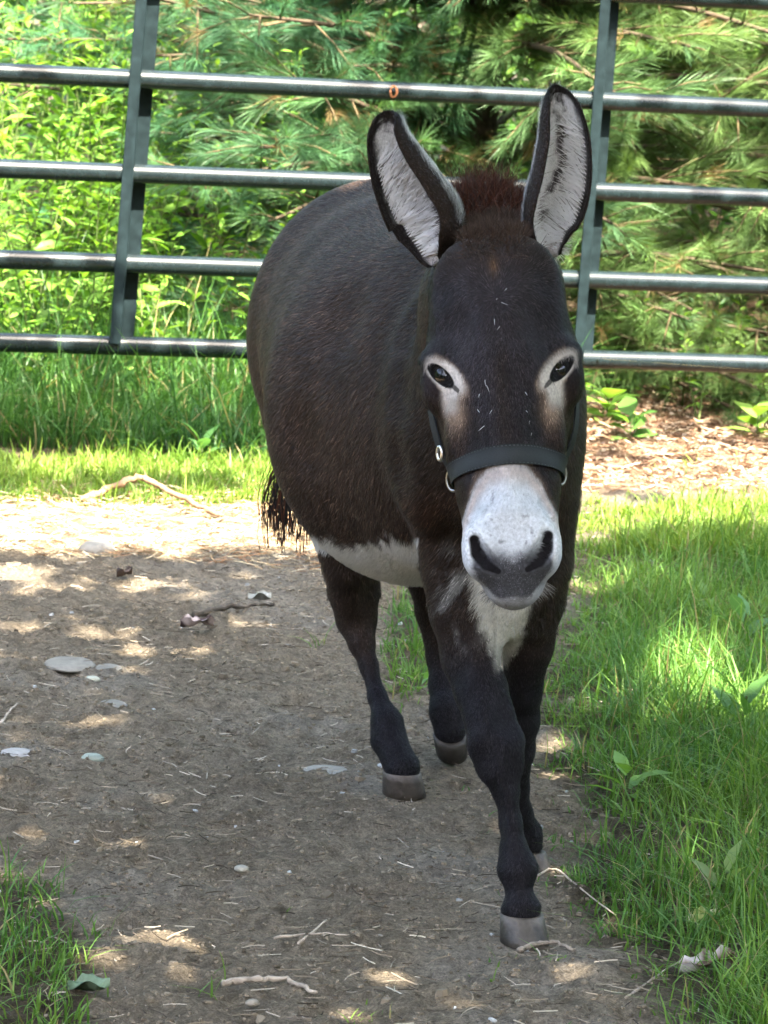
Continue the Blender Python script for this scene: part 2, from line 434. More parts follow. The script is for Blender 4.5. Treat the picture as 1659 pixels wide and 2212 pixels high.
bm.verts.ensure_lookup_table()
BV = np.array([v.co for v in bm.verts]); BF = np.array([[v.index for v in f.verts] for f in bm.faces]); bm.free()
def tri_normals(V, F): return norm(np.cross(V[F[:, 1]] - V[F[:, 0]], V[F[:, 2]] - V[F[:, 0]]))
def vert_normals(V, F):
    fn = np.cross(V[F[:, 1]] - V[F[:, 0]], V[F[:, 2]] - V[F[:, 0]]); N = np.zeros_like(V)
    for i in range(3): np.add.at(N, F[:, i], fn)
    return norm(N)

# coat colours --------------------------------------------------------------
DARK = np.array([.0190, .0115, .0080]); WHITE = np.array([.62, .60, .57]); TAN = np.array([.25, .175, .13]); RED = np.array([.036, .017, .010])
GREY = np.array([.0155, .0115, .0128])
def nostril_d(au, y):
    nn = np.full(len(au), 9.)
    for (xa, ya, wa), (xb, yb, wb_) in zip(((80, 1162, 13), (75, 1190, 17), (58, 1216, 14)), ((75, 1190, 17), (58, 1216, 14), (32, 1232, 7))):
        tt = np.clip(((au - xa) * (xb - xa) + (y - ya) * (yb - ya)) / ((xb - xa) ** 2 + (yb - ya) ** 2), 0, 1); nn = np.minimum(nn, np.hypot(au - xa - tt * (xb - xa), y - ya - tt * (yb - ya)) / (wa + tt * (wb_ - wa)))
    return nn
def coat(P):
    x, y = proj(P); Y = P[:, 1]; n1 = fbm(P[:, 0] * 60, P[:, 1] * 60, P[:, 2] * 60, 3); n2 = fbm(P[:, 0] * 9, P[:, 1] * 9, P[:, 2] * 9, 3)
    n3 = fbm(P[:, 0] * 160, P[:, 1] * 160, P[:, 2] * 160, 2)
    c = np.repeat(DARK[None], len(P), 0) * (.8 + .45 * n2)[:, None]
    c = c * (1 + .75 * sstep(.35, .6, P[:, 2]) * sstep(4.15, 4.35, Y))[:, None] * (.7 + .6 * fbm(P[:, 0] * 28, P[:, 1] * 28, P[:, 2] * 16, 3))[:, None]  # trunk lighter towards its top: top-lit sheen put into the coat colour
    # slightly browner forequarters and neck edges
    c = mix(c, np.array([.032, .019, .013]), .5 * sstep(.45, .65, fbm(P[:, 0] * 5 + 9, P[:, 1] * 5, P[:, 2] * 5, 2)))
    head = (Y < 4.0) & (y > 470) & (y < 1330) & (np.abs(x - MID(y)) < 215)
    u = x - MID(y); au = np.abs(u); jag = (n1 - .5) * 50 + (n3 - .5) * 16
    # belly
    bel = ((Y > 4.33) | ((Y > 4.18) & (x < 905))) & (Y < 4.95) & (x < 1000) & (x > 600) & (y < 1330)
    bn = np.interp(x, [600, 680, 740, 800, 850, 920, 1000], [1120, 1150, 1176, 1172, 1160, 1162, 1180])
    wb = sstep(-6, 8, y + jag - bn - 5) * (P[:, 2] > .30)
    legmask = (Y > 4.78) & (y > 1190) & (x < 828) 
    c = np.where((bel & ~legmask)[:, None], mix(c, WHITE * .95, wb), c)
    # inside of forelegs and breast
    br = (Y > 4.0) & (Y < 4.45)
    edge = np.interp(y, [1200, 1240, 1300, 1350, 1400, 1450], [1035, 1022, 1022, 1040, 1058, 1078])
    wl = sstep(-10, 14, x + jag * .7 - edge) * sstep(0, 14, 1078 - x + jag * .2) * sstep(1210, 1260, y + jag) * sstep(1468, 1440, y + jag * .3)
    e2 = np.interp(y, [1290, 1330, 1380, 1420, 1455], [1150, 1138, 1135, 1112, 1080])
    wr = sstep(-4, 14, e2 - x + jag * .6) * sstep(1060, 1076, x) * sstep(1200, 1240, y) * sstep(1470, 1430, y + jag * .3)
    wr2 = np.maximum(wr, wl * .9)
    c = np.where(br[:, None], mix(c, WHITE * np.array([1, .98, .9]), np.clip(wr2, 0, 1)), c)
    # grey streaks of the chest to the near foreleg
    st = sstep(.5, .7, n1) * np.exp(-((x - 985) / 40) ** 2 - ((y - 1290) / 90) ** 2) * (Y < 4.4)
    c = mix(c, WHITE * .6, .6 * st)
    rb = np.exp(-((x - 930) / 60) ** 2 - ((y - 1110) / 50) ** 2) * (Y < 4.4) * (Y > 4.0)
    c = mix(c, RED, .6 * rb)
    # legs a little bluer black low down
    lo = sstep(1350, 1500, y) * (P[:, 2] < .5)
    c = mix(c, np.array([.0070, .0060, .0080]) * (.8 + .5 * n2)[:, None], lo)
    # head --------------------------------------------------
    y0_ = y; y = np.where(head, y + .059 * u, y)
    h = np.repeat(GREY[None], len(P), 0) * (.6 + .9 * n2)[:, None] * (1 + .45 * sstep(900, 700, y) * sstep(110, 60, au))[:, None]
    h = mix(h, np.array([.028, .019, .015]), .6 * sstep(620, 520, y))
    h = mix(h, DARK * .85, .7 * np.exp(-(u / 16) ** 2) * sstep(700, 780, y) * sstep(1000, 930, y))
    h = mix(h, np.array([.12, .065, .035]), .7 * np.exp(-((u + 4) / 9) ** 2 - ((y - 575) / 20) ** 2))
    h = mix(h, DARK * np.array([.9, .75, .7]), sstep(65, 100, au) * sstep(800, 900, y) * .9)
    s_ = np.where(u < 0, -1, 1)
    # muzzle, white with a tan edge, darker lips
    top = 1003 + np.interp(au, [0, 40, 70, 90, 115], [-8, 0, 40, 85, 140])
    wm = sstep(-8, 14, y + jag * .35 - top)
    tan = sstep(-34, 0, y + jag * .5 - top)
    h = mix(h, TAN * .62, tan * sstep(150, 20, au) * .85); h = mix(h, np.array([.60, .62, .66]), wm)
    h = mix(h, np.array([.50, .40, .36]), .7 * wm * np.exp(-((y - top - 18) / 22) ** 2))
    dk = sstep(1160, 1212, y + jag * .5 - np.interp(au, [0, 40, 60, 80, 105], [12, 4, -2, 6, 60])) * sstep(8, -12, au + jag * .25 - np.interp(y, [1160, 1200, 1238, 1268, 1300], [96, 98, 86, 62, 26]))
    h = mix(h, np.array([.020, .018, .023]), np.clip(dk * 1.05, 0, 1) * .93)
    h = mix(h, np.array([.09, .07, .06]), .5 * dk * np.exp(-(u / 12) ** 2) * sstep(1225, 1170, y))
    low = sstep(1284, 1298, y + jag * .3)
    h = mix(h, np.array([.33, .33, .35]), low * .8); h = mix(h, np.array([.30, .29, .31]), .55 * sstep(1225, 1255, y) * (1 - dk))
    # freckles
    fk = sstep(.80, .86, vnoise(P[:, 0] * 170, P[:, 1] * 40, P[:, 2] * 170)) * wm * sstep(70, 30, au)
    h = mix(h, np.array([.12, .11, .13]), fk * .6)
    # eye rings
    ex, ey = 132, 803
    dx, dy = au - ex, y - ey
    a = .80; lx, ly = dx * math.cos(a) - dy * math.sin(a), dx * math.sin(a) + dy * math.cos(a)   # lx along the opening (outer-up positive)
    # white arc over and inside the eye, narrowing below
    ring = np.sqrt(((lx + 8) / 51) ** 2 + ((ly + 7) / 25) ** 2)
    white = sstep(1.28, .84, ring + (n1 - .5) * .2)
    drop = 1.3 * np.exp(-((dx + 18) / 18) ** 4 - ((dy - 50) / 30) ** 4)
    halo = np.exp(-((dx + 28) / 20) ** 2 - ((dy - 80) / 34) ** 2)
    h = mix(h, TAN * 1.2, np.clip(halo * 1.1, 0, .9)); h = mix(h, TAN * 1.2, .6 * sstep(1.45, 1.0, ring) * (dx < 10))
    h = mix(h, np.array([.52, .46, .42]), np.clip(white + drop * .8, 0, 1))
    # lid rims and the inside of the sockets
    rim = np.maximum(sstep(1.12, .98, np.sqrt(((lx + 1) / 35) ** 2 + (ly / 15.5) ** 2)), .85 * sstep(1.2, .8, np.sqrt(((lx + 42) / 16) ** 2 + ((ly + 1) / 5) ** 2))) 
    h = mix(h, np.array([.007, .006, .006]), rim)
    # nostril hole
    nn = nostril_d(au, y)
    h = mix(h, np.array([.007, .006, .007]), sstep(1.1, .7, nn))
    return np.where(head[:, None], h, c)
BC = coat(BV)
# ears: closed cupped shells joined into the body mesh --------------------------------
def ear(st, turn, side):
    """st rows: (py, left px, right px, Y);  opening turned by `turn` about the ear's axis"""
    st = np.asarray(st, float); st = cr(st, 8); K = len(st); n = 25
    cx = (st[:, 1] + st[:, 2]) / 2; hw = (st[:, 2] - st[:, 1]) / 2 * m_per_px(3.97)
    Cn = pt(cx, st[:, 0], st[:, 3]); T = norm(np.gradient(Cn, axis=0))
    o = norm(-fw * math.cos(turn) + rt * math.sin(turn)); ph = np.linspace(-1, 1, n)
    V, K_ = [], []
    for layer in (0, 1):
        for k in range(K):
            oo = norm(o - o.dot(T[k]) * T[k]); lat = np.cross(T[k], oo); 
            if lat @ rt < 0: lat = -lat
            t = k / (K - 1); half = R(118) if t < .75 else R(118) * (1 - .35 * (t - .75) / .25)
            a = ph * half; r = hw[k] / 1.0
            th = .0045 * (1 - .45 * np.abs(ph) ** 3) * min(1, hw[k] / .012)
            rr = r - (th if layer else 0)
            pos = Cn[k] + lat * (np.sin(a) * rr)[:, None] - oo * ((np.cos(a) * 1.05) * rr)[:, None] + oo * r * .2
            V.append(pos)
            c = np.empty((n, 3))
            if layer == 0:
                c[:] = DARK * 1.1; ed = sstep(.5, 1, np.full(n, t)); c = c * (1 - .6 * ed[:, None])
            else:
                nz = fbm(ph * 6 + side * 9, np.full(n, t * 22.0), 0, 3)
                sk = vnoise(ph * 14 + side, np.full(n, t * 9.0), 3); c[:] = np.array([.92, .90, .92]) * np.clip(.60 + .45 * nz + .30 * (sk - .3), 0, 1)[:, None]
                wv = np.exp(-((ph - .08 * side + .10 * math.sin(t * 9)) / .13) ** 2) * sstep(.15, .3, t) * sstep(.75, .55, t) * sstep(.42, .58, nz)
                c = mix(c, np.array([.05, .04, .045]), np.clip(wv * 1.5, 0, .95))
                ww = sstep(.55, .80, np.abs(ph) + (nz - .5) * .22)
                c = mix(c, np.array([.018, .014, .013]), ww)
                c = mix(c, np.array([.02, .016, .015]), sstep(.66, .84, t + (nz - .5) * .25))
                c = mix(c, np.array([.45, .34, .30]), .5 * sstep(.3, .1, t) * (1 - ww))
            K_.append(c)
    V = np.concatenate(V); K_ = np.concatenate(K_)
    F = []
    g = lambda l, k, i: l * K * n + k * n + i
    for k in range(K - 1):
        for i in range(n - 1):
            F.append((g(0, k, i), g(0, k, i + 1), g(0, k + 1, i + 1), g(0, k + 1, i)))
            F.append((g(1, k, i), g(1, k + 1, i), g(1, k + 1, i + 1), g(1, k, i + 1)))
        F.append((g(0, k, 0), g(0, k + 1, 0), g(1, k + 1, 0), g(1, k, 0)))
        F.append((g(0, k, n - 1), g(1, k, n - 1), g(1, k + 1, n - 1), g(0, k + 1, n - 1)))
    for i in range(n - 1):
        F.append((g(0, 0, i), g(1, 0, i), g(1, 0, i + 1), g(0, 0, i + 1)))
        F.append((g(0, K - 1, i), g(0, K - 1, i + 1), g(1, K - 1, i + 1), g(1, K - 1, i)))
    F = np.array(F); F = np.concatenate([F[:, [0, 1, 2]], F[:, [0, 2, 3]]])
    return V, F, K_, (K, n)
earL = ear([(572, 925, 965, 3.985), (548, 900, 975, 3.985), (510, 866, 1000, 3.98), (470, 845, 1008, 3.975), (420, 822, 978, 3.97), (365, 804, 938, 3.965),
            (310, 797, 898, 3.96), (272, 803, 880, 3.96), (248, 818, 866, 3.96), (239, 836, 850, 3.96)], R(-40), -1)
earR = ear([(556, 1180, 1212, 3.985), (530, 1150, 1222, 3.985), (490, 1127, 1238, 3.98), (440, 1128, 1262, 3.975), (380, 1142, 1273, 3.97), (310, 1156, 1271, 3.965),
            (250, 1163, 1256, 3.96), (212, 1171, 1236, 3.96), (192, 1182, 1219, 3.96), (183, 1194, 1206, 3.96)], R(20), 1)
AV, AF, AC = BV, BF, BC
for e in (earL, earR):
    AF = np.concatenate([AF, e[1] + len(AV)]); AV = np.concatenate([AV, e[0]]); AC = np.concatenate([AC, e[2]])
donkey = empty('donkey', 'dark brown miniature donkey with white muzzle walking toward the camera in a halter', 'donkey')
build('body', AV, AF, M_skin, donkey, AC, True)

def sphere(c, r, U=None, V=None, nu=24, nv=16):
    U = np.array([1., 0, 0]) if U is None else norm(U); V = np.array([0, 0, 1.]) if V is None else norm(V - V.dot(U) * U); W_ = np.cross(U, V)
    r = np.broadcast_to(r, (3,)); a = np.arange(nu) * 2 * math.pi / nu; b = np.linspace(0, math.pi, nv)
    A, B = np.meshgrid(a, b); X = np.stack([np.sin(B) * np.cos(A) * r[0], np.sin(B) * np.sin(A) * r[1], np.cos(B) * r[2]], -1).reshape(-1, 3)
    P = c + X[:, :1] * U + X[:, 1:2] * V + X[:, 2:] * W_
    F = [(i * nu + j, i * nu + (j + 1) % nu, (i + 1) * nu + (j + 1) % nu, (i + 1) * nu + j) for i in range(nv - 1) for j in range(nu)]
    return P, np.array(F)
me_, n_, b_ = mat_new('eyeball'); b_.inputs['Base Color'].default_value = (.006, .003, .002, 1); b_.inputs['Roughness'].default_value = .06
b_.inputs['Specular IOR Level'].default_value = .5
for s, c in zip((-1, 1), EYE):
    V_, F_ = sphere(c, .0195, nu=32, nv=20); build('eye', V_, F_, me_, donkey, None, True)

# hooves
def hoof(top, bot, rx, ry, brx, bry, yaw, col, tilt=0):
    """top/bot centres; radii at coronet and ground"""
    n = 28; rows = [(0, .86), (.03, 1), (.35, 1), (.7, 1), (.97, 1), (1, .95)]
    V = []; K = []
    ca, sa = math.cos(yaw), math.sin(yaw)
    for t, q in rows:
        c = top + (bot - top) * t; ax = (rx + (brx - rx) * t) * q; ay = (ry + (bry - ry) * t) * q
        for i in range(n):
            a = 2 * math.pi * i / n; x, y = math.cos(a) * ax, math.sin(a) * ay
            if y > 0: y *= .8
            V.append(c + np.array([x * ca - y * sa, x * sa + y * ca, 0]))
            nz = vnoise(a * 2 + top[0] * 50, t * 14); st = vnoise(a * 9, 0.5)
            K.append((col * (.55 + .9 * nz + .5 * st - .45 * t) * (1 + .5 * (t < .2))) * (1 - .5 * (t > .9)) + np.array([.20, .165, .12]) * .4 * (t > .9) * nz)
    V += [top, bot]; K += [col, col * .5]; V = np.array(V); nr = len(rows)
    F = [(r * n + i, r * n + (i + 1) % n, (r + 1) * n + (i + 1) % n, (r + 1) * n + i) for r in range(nr - 1) for i in range(n)]
    T = [(nr * n, (i + 1) % n, i) for i in range(n)] + [(nr * n + 1, (nr - 1) * n + i, (nr - 1) * n + (i + 1) % n) for i in range(n)]
    F = np.array(F); F = np.concatenate([F[:, [0, 1, 2]], F[:, [0, 2, 3]], np.array(T)])
    if tilt:
        pv = top; q = V - pv; cz, sz = math.cos(tilt), math.sin(tilt)
        V = pv + np.stack([q[:, 0], q[:, 1] * cz - q[:, 2] * sz, q[:, 1] * sz + q[:, 2] * cz], -1)
    build('hoof', V, F, M_hoof, donkey, np.array(K), True)
HC = np.array([.050, .042, .035])
def hoofpx(cx0, cy0, Y0, rx0, cx1, cy1, rx1, yaw, tilt=0, col=HC, lift=None):
    top = pt(cx0, cy0, Y0); 
    bot = gnd(cx1, cy1) if lift is None else pt(cx1, cy1, lift)
    hoof(top, bot, rx0 * m_per_px(Y0), rx0 * m_per_px(Y0) * 1.05, rx1 * m_per_px(bot[1]), rx1 * m_per_px(bot[1]) * 1.2, yaw, col, tilt)
hoofpx(1127, 1972, 4.062, 49, 1133, 2036, 56, R(8))
hoofpx(1150, 1838, 4.415, 30, 1160, 1876, 34, R(8), col=HC * .7)
hoofpx(868, 1666, 4.752, 43, 873, 1716, 49, R(14), col=np.array([.050, .040, .033]))
hoofpx(972, 1588, 4.93, 38, 976, 1638, 35, R(8), .45, HC * .55, 4.93)

# fur ------------------------------------------------------------------
VN = vert_normals(AV, AF)
FA = np.linalg.norm(np.cross(AV[AF[:, 1]] - AV[AF[:, 0]], AV[AF[:, 2]] - AV[AF[:, 0]]), axis=1)
nb = len(BF)
FN = tri_normals(AV, AF)
def scatter_fur(faces, n):
    p = FA[faces] / FA[faces].sum(); f = faces[rng.choice(len(faces), n, p=p)]
    a, b = rng.random(n), rng.random(n); s = a + b > 1; a[s], b[s] = 1 - a[s], 1 - b[s]; c = 1 - a - b
    T = AF[f]; W3 = np.stack([c, a, b], -1)[..., None]
    return (AV[T] * W3).sum(1), norm((VN[T] * W3).sum(1)), (AC[T] * W3).sum(1), f
def grow(P, N, col, length, width, flow, lift=.35, K=3):
    t = norm(flow - (flow * N).sum(1, keepdims=True) * N)
    t = norm(t + rng.normal(0, .16, t.shape)); t = norm(t - (t * N).sum(1, keepdims=True) * N)
    L = (length * rng.uniform(.6, 1.15, len(P)))[:, None]
    pts = [P - N * .001]
    for k in range(1, K):
        s = k / (K - 1); pts.append(P + t * L * s + N * L * lift * (s - .55 * s * s))
    Pp = np.stack(pts, 1); W_ = np.stack([width * (1 - .85 * k / (K - 1)) for k in range(K)], -1) * np.ones((len(P), 1))
    sd = norm(np.cross(t, N) + rng.normal(0, .25, t.shape))
    return ribbons(Pp, W_, sd, col)
cen = AV[AF].mean(1); vis = (FN * (CAM - cen)).sum(1) > -.25 * np.linalg.norm(CAM - cen, axis=1)
isbody = np.arange(len(AF)) < nb
fur = MB()
def fur_region(n, sel, length, width, flowf, lift, bright=1.0, wv=(.85, 1.15)):
    faces = np.nonzero(sel)[0]
    P, N, c, f = scatter_fur(faces, n); v = rng.uniform(.5, 1.6, (n, 1)) * bright * (.45 + 1.1 * fbm(P[:, 0] * 110, P[:, 1] * 60, P[:, 2] * 60, 2))[:, None]
    wht = c.mean(1, keepdims=True) > .25; v = np.where(wht, rng.uniform(wv[0], wv[1], (n, 1)), v)
    c = np.clip(c * v, 0, .8); gz = (rng.random(n) < .10) & ~wht[:, 0]; c[gz] = c[gz] * 3.4 + .006
    fur.add(*grow(P, N, c, length if np.ndim(length) else np.full(n, length), width, flowf(P), lift))
px_, py_ = proj(cen); hd = (cen[:, 1] < 3.99) & (py_ > 500) & (py_ < 1335) & isbody & (np.abs(px_ - MID(py_)) < 220)
muz = hd & (py_ > 1100)
hole = AC[AF].mean(1).mean(1) < .0105
eyer = hd & (np.hypot(np.abs(px_ - MID(py_)) - 125, py_ - 815) < 42)
def flow_body(P):
    f = np.tile(np.array([-.10, .55, -.75]), (len(P), 1)); f += .6 * (np.stack([vnoise(P[:, 0] * 7 + i * 31, P[:, 1] * 7, P[:, 2] * 7) for i in range(3)], -1) - .5); return f
def flow_head(P):
    x, y = proj(P); u = (x - MID(y)) / 100; v = (y - 640) / 100
    r = np.hypot(u, v) + .1; a = sstep(1.2, .2, r)
    return (u / r * .8)[:, None] * rt - ((v / r) * 1.0)[:, None] * upv * 1.0 - (1.0 * (1 - a))[:, None] * upv * sstep(-1, .5, v)[:, None]
leg = (cen[:, 2] < .40) & ((cen[:, 1] < 4.33) | (proj(cen)[1] > 1290) | (proj(cen)[0] < 690))
leg = leg & ~((cen[:, 2] > .33) & (cen[:, 1] > 4.33) & (proj(cen)[1] < 1275))
fur_region(55000, isbody & ~hd & vis & leg, .006, .0007, lambda P: np.tile(np.array([0, .15, -1.]), (len(P), 1)), .25)
fur_region(210000, isbody & ~hd & vis & ~leg, .013, .0008, flow_body, .5)
fur_region(60000, isbody & ~hd & ~vis, .012, .0012, flow_body, .35)
fur_region(90000, hd & vis & ~muz & ~hole & ~eyer, .0075, .00055, flow_head, .3)
fur_region(45000, muz & (nostril_d(np.abs(px_ - MID(py_)), py_ + .059 * (px_ - MID(py_)) + 4) > 2.1), .0023, .0005, flow_head, .3)
# ears: fringe and inner fluff
for e, base, sd in ((earL, len(BV), -1), (earR, len(BV) + len(earL[0]), 1)):
    Kk, n = e[3]; nf = len(e[1]); f0 = nb + (0 if sd < 0 else len(earL[1]))
    sel = np.zeros(len(AF), bool); sel[f0:f0 + nf] = True
    axis = norm(pt(835 if sd < 0 else 1200, 240 if sd < 0 else 185, 3.96) - pt(945 if sd < 0 else 1190, 560, 3.98))
    fcol = AC[AF].mean(1).mean(1)
    fur_region(9000, sel & (fcol < .12), .008, .0006, lambda P: np.tile(axis, (len(P), 1)), .3)
    ei = norm(rt * .9 * sd * -1 + axis * .5)
    def fl(P, e=e, base=base):
        cx = AV[base:base + Kk * n].mean(0); q = P - cx; q = q - (q @ axis)[:, None] * axis; return -norm(q) * .9 + axis * .35 - fw * .3
    fur_region(13000, sel & (fcol >= .12), .019, .0007, fl, .6, 1.0, (.75, 1.6))
for e, base, sd in ((earL, len(BV), -1), (earR, len(BV) + len(earL[0]), 1)):
    Kk, n = e[3]; m_ = 1500; G_ = AV[base + Kk * n: base + 2 * Kk * n].reshape(Kk, n, 3); k = (Kk * rng.uniform(.10, .60, m_)).astype(int); lf_ = rng.random(m_) < .6
    i = np.where(lf_, rng.integers(3, 8, m_), rng.integers(n - 8, n - 3, m_)); r0 = G_[k, i]; c0_ = G_[k, n // 2]; ax_ = norm(G_[np.minimum(k + 5, Kk - 1), n // 2] - c0_)
    L_ = rng.uniform(.014, .030, (m_, 1)); d_ = norm(norm(c0_ - r0) + ax_ * rng.uniform(.2, .9, (m_, 1)) + rng.normal(0, .2, (m_, 3))); out_ = norm(CAM - r0)
    P3 = np.stack([r0, r0 + d_ * L_ * .35 + out_ * L_ * .22, r0 + d_ * L_ * .7 + out_ * L_ * .30, r0 + d_ * L_ + out_ * L_ * .22], 1)
    fur.add(*ribbons(P3, .0008 * np.array([[1, 1, .8, .3]]) * np.ones((m_, 1)), norm(np.cross(d_, out_)), np.where(rng.random((m_, 1)) < .94, np.array([.84, .83, .86]), np.array([.2, .18, .18]))))
fo = fur.build('coat_fur', M_fur, donkey)
# long strands ---------------------------------------------------------------
def strands(mb, P0, D, L, width, col, droop=.0, K=6, wob=.15, sidev=None):
    n = len(P0); D = norm(D); pts = [P0]; d = D.copy(); st = (L / (K - 1))[:, None]
    for k in range(1, K):
        d = norm(d + np.array([0, 0, -droop]) + rng.normal(0, wob / K, d.shape)); pts.append(pts[-1] + d * st)
    P = np.stack(pts, 1); W_ = width * (1 - np.linspace(0, 1, K) ** 2 * .8)[None] * np.ones((n, 1))
    sd = norm(np.cross(D, -fw if sidev is None else sidev) + rng.normal(0, .2, D.shape))
    mb.add(*ribbons(P, W_, sd, col))
mane = MB()
n = 5200; t = rng.random(n)
root = np.stack([pt(1028 + 30 * a, 470 + 40 * (1 - a), 4.05 + .13 * (1 - a)) for a in t]) + rng.normal(0, 1, (n, 3)) * np.array([.014, .02, .006])
root += rt * rng.normal(0, .013, n)[:, None]
dr = upv * 1.0 + rt * (rng.normal(.05, .34, n) + (rng.random(n) - .4) * .4)[:, None] - fw * rng.normal(.1, .25, n)[:, None]
cc = np.where(rng.random((n, 1)) < .6, np.array([.075, .024, .013]), np.array([.04, .017, .012])) * rng.uniform(.6, 1.5, (n, 1))
strands(mane, root, dr, rng.uniform(.04, .078, n), .0008, cc, .03, wob=1.3)
n = 5200; fs_ = np.nonzero(isbody & (np.abs(px_ - MID(py_)) < 70) & (py_ > 440) & (py_ < 560) & (cen[:, 1] < 4.15) & (cen[:, 2] > .8))[0]
P0, N0, c0, _ = scatter_fur(fs_, n); _, yy = proj(P0); up_amt = sstep(560, 480, yy)[:, None]
strands(mane, P0, N0 * .5 + upv * (.9 * up_amt - .35) + rt * rng.normal(0, .4, (n, 1)) + rng.normal(0, .15, (n, 3)), rng.uniform(.006, .012, n) + .012 * up_amt[:, 0], .0006, np.array([.045, .026, .018]) * rng.uniform(.4, 1.7, (n, 1)), .03, 5, .8)
mane.build('mane', M_fur, donkey)
for s, c in zip((-1, 1), EYE):      # eyelashes along the upper lids
    ls = MB()
    for i in range(46):
        t = rng.uniform(-1, 1); p = hp(s * (132 + 34 * t * .70 + 13 * (1 - t * t) * -.7), 803 - 34 * t * .72 - 12 * (1 - t * t), 3.79) ; d_ = norm(p - CAM)
        for _ in range(40): p = p + d_ * np.clip(float(sdf(p[None])[0]), -.01, .01) * .7
        strands(ls, p[None] - d_ * .001, (HU * s * .5 - HV * .45 - fw * .8 + rng.normal(0, .2, 3))[None], np.array([rng.uniform(.009, .015)]), .0006, np.array([[.006, .005, .005]]), .05, 4)
    ls.build('eyelashes', M_fur, donkey)
tail = MB()
V_, F_ = tube(cr([pt(700, 560, 5.12), pt(668, 620, 5.17), pt(650, 760, 5.18), pt(640, 900, 5.17), pt(632, 990, 5.16)], 6), np.linspace(.026, .010, 25), 10)
tail.add(V_, F_, DARK * .7)
n = 240; t = rng.random(n) ** .7
P0 = cr([pt(668, 620, 5.17), pt(650, 760, 5.18), pt(640, 900, 5.17), pt(632, 990, 5.16)], 20)[(t * 60).astype(int)] + rng.normal(0, .008, (n, 3))
cc = np.where(rng.random((n, 1)) < .3, np.array([.06, .025, .015]), np.array([.02, .016, .014])) * rng.uniform(.6, 1.3, (n, 1))
strands(tail, P0, np.tile(-upv, (n, 1)) + rt * rng.normal(-.02, .13, n)[:, None], rng.uniform(.06, .13, n), .0010, cc, .03, 8, .35)
ends = [(575, 1195), (592, 1165), (600, 1190), (610, 1200), (622, 1180), (640, 1195), (655, 1190), (566, 1140), (630, 1160)]
for ex_, ey_ in ends:
    m_ = 20; p0 = pt(622, 990, 5.16) + rng.normal(0, .008, (m_, 3)); p1 = pt(ex_, ey_, 5.16) + rng.normal(0, .0045, (m_, 3))
    tt = np.linspace(0, 1, 7)[None, :, None]; P = p0[:, None] * (1 - tt) + p1[:, None] * tt + rt * (.02 * (ex_ - 620) / 60 * np.sin(tt * math.pi)) + rng.normal(0, .0008, (m_, 7, 3))
    P = P[:, :, :] ; ln = rng.uniform(.7, 1, m_)[:, None, None]; P = P[:, :1] + (P - P[:, :1]) * ln
    tail.add(*ribbons(P, np.full((m_, 7), .0010), np.tile(rt, (m_, 1)), np.where(rng.random((m_, 1)) < .25, np.array([.09, .03, .015]), np.array([.02, .017, .016])) ))
tail.build('tail', M_fur, donkey)
wk = MB()      # chin and breast whiskers
n = 420; u = rng.uniform(-60, 70, n)
P0 = np.stack([hp(a, 1262 + 26 * (1 - (a / 70) ** 2), 3.748) for a in u])
strands(wk, P0, -upv * .7 + rt * (u / 60)[:, None] + rng.normal(0, .2, (n, 3)), rng.uniform(.006, .020, n), .0004, np.where(rng.random((n, 1)) < .5, np.array([.35, .34, .33]), np.array([.1, .09, .09])), .05)
n = 900; xs = rng.uniform(1125, 1195, n); ys = rng.uniform(1260, 1350, n)
# breast fringe rooted on the body surface
sf = np.nonzero(isbody & (px_ > 985) & (px_ < 1205) & (py_ > 1215) & (py_ < 1370) & (cen[:, 1] > 4.0) & vis)[0]
P0, N0, c0, _ = scatter_fur(sf, 1300)
strands(wk, P0, N0 * .5 - upv * .9 + rng.normal(0, .15, N0.shape), rng.uniform(.005, .010, 1300), .0004, np.clip(c0 * rng.uniform(.5, 1.2, (1300, 1)) + .01, 0, .5), .05)
# pale flecks of hair on the face
fk = [(1075, 640), (1080, 655), (1090, 620), (1066, 690), (1083, 705), (1046, 825), (1030, 880), (1052, 838), (1062, 890), (1135, 850), (1138, 888), (1146, 905), (1040, 852), (1126, 915), (1150, 930), (1048, 918)]
P0 = np.concatenate([np.repeat(pt(x, y, 3.9)[None], 1, 0) for x, y in fk])
d0 = norm(P0 - CAM)
for i in range(40):
    P0 = P0 + d0 * sdf(P0)[:, None] * .7
P0 = P0 + rng.normal(0, .0015, P0.shape) - d0 * .003
strands(wk, P0, -upv + rng.normal(0, .6, P0.shape), rng.uniform(.005, .011, len(P0)), .0006, np.array([[.5, .5, .52]]) * np.ones((len(P0), 1)), .0, 4)
wk.build('whiskers', M_fur, donkey)

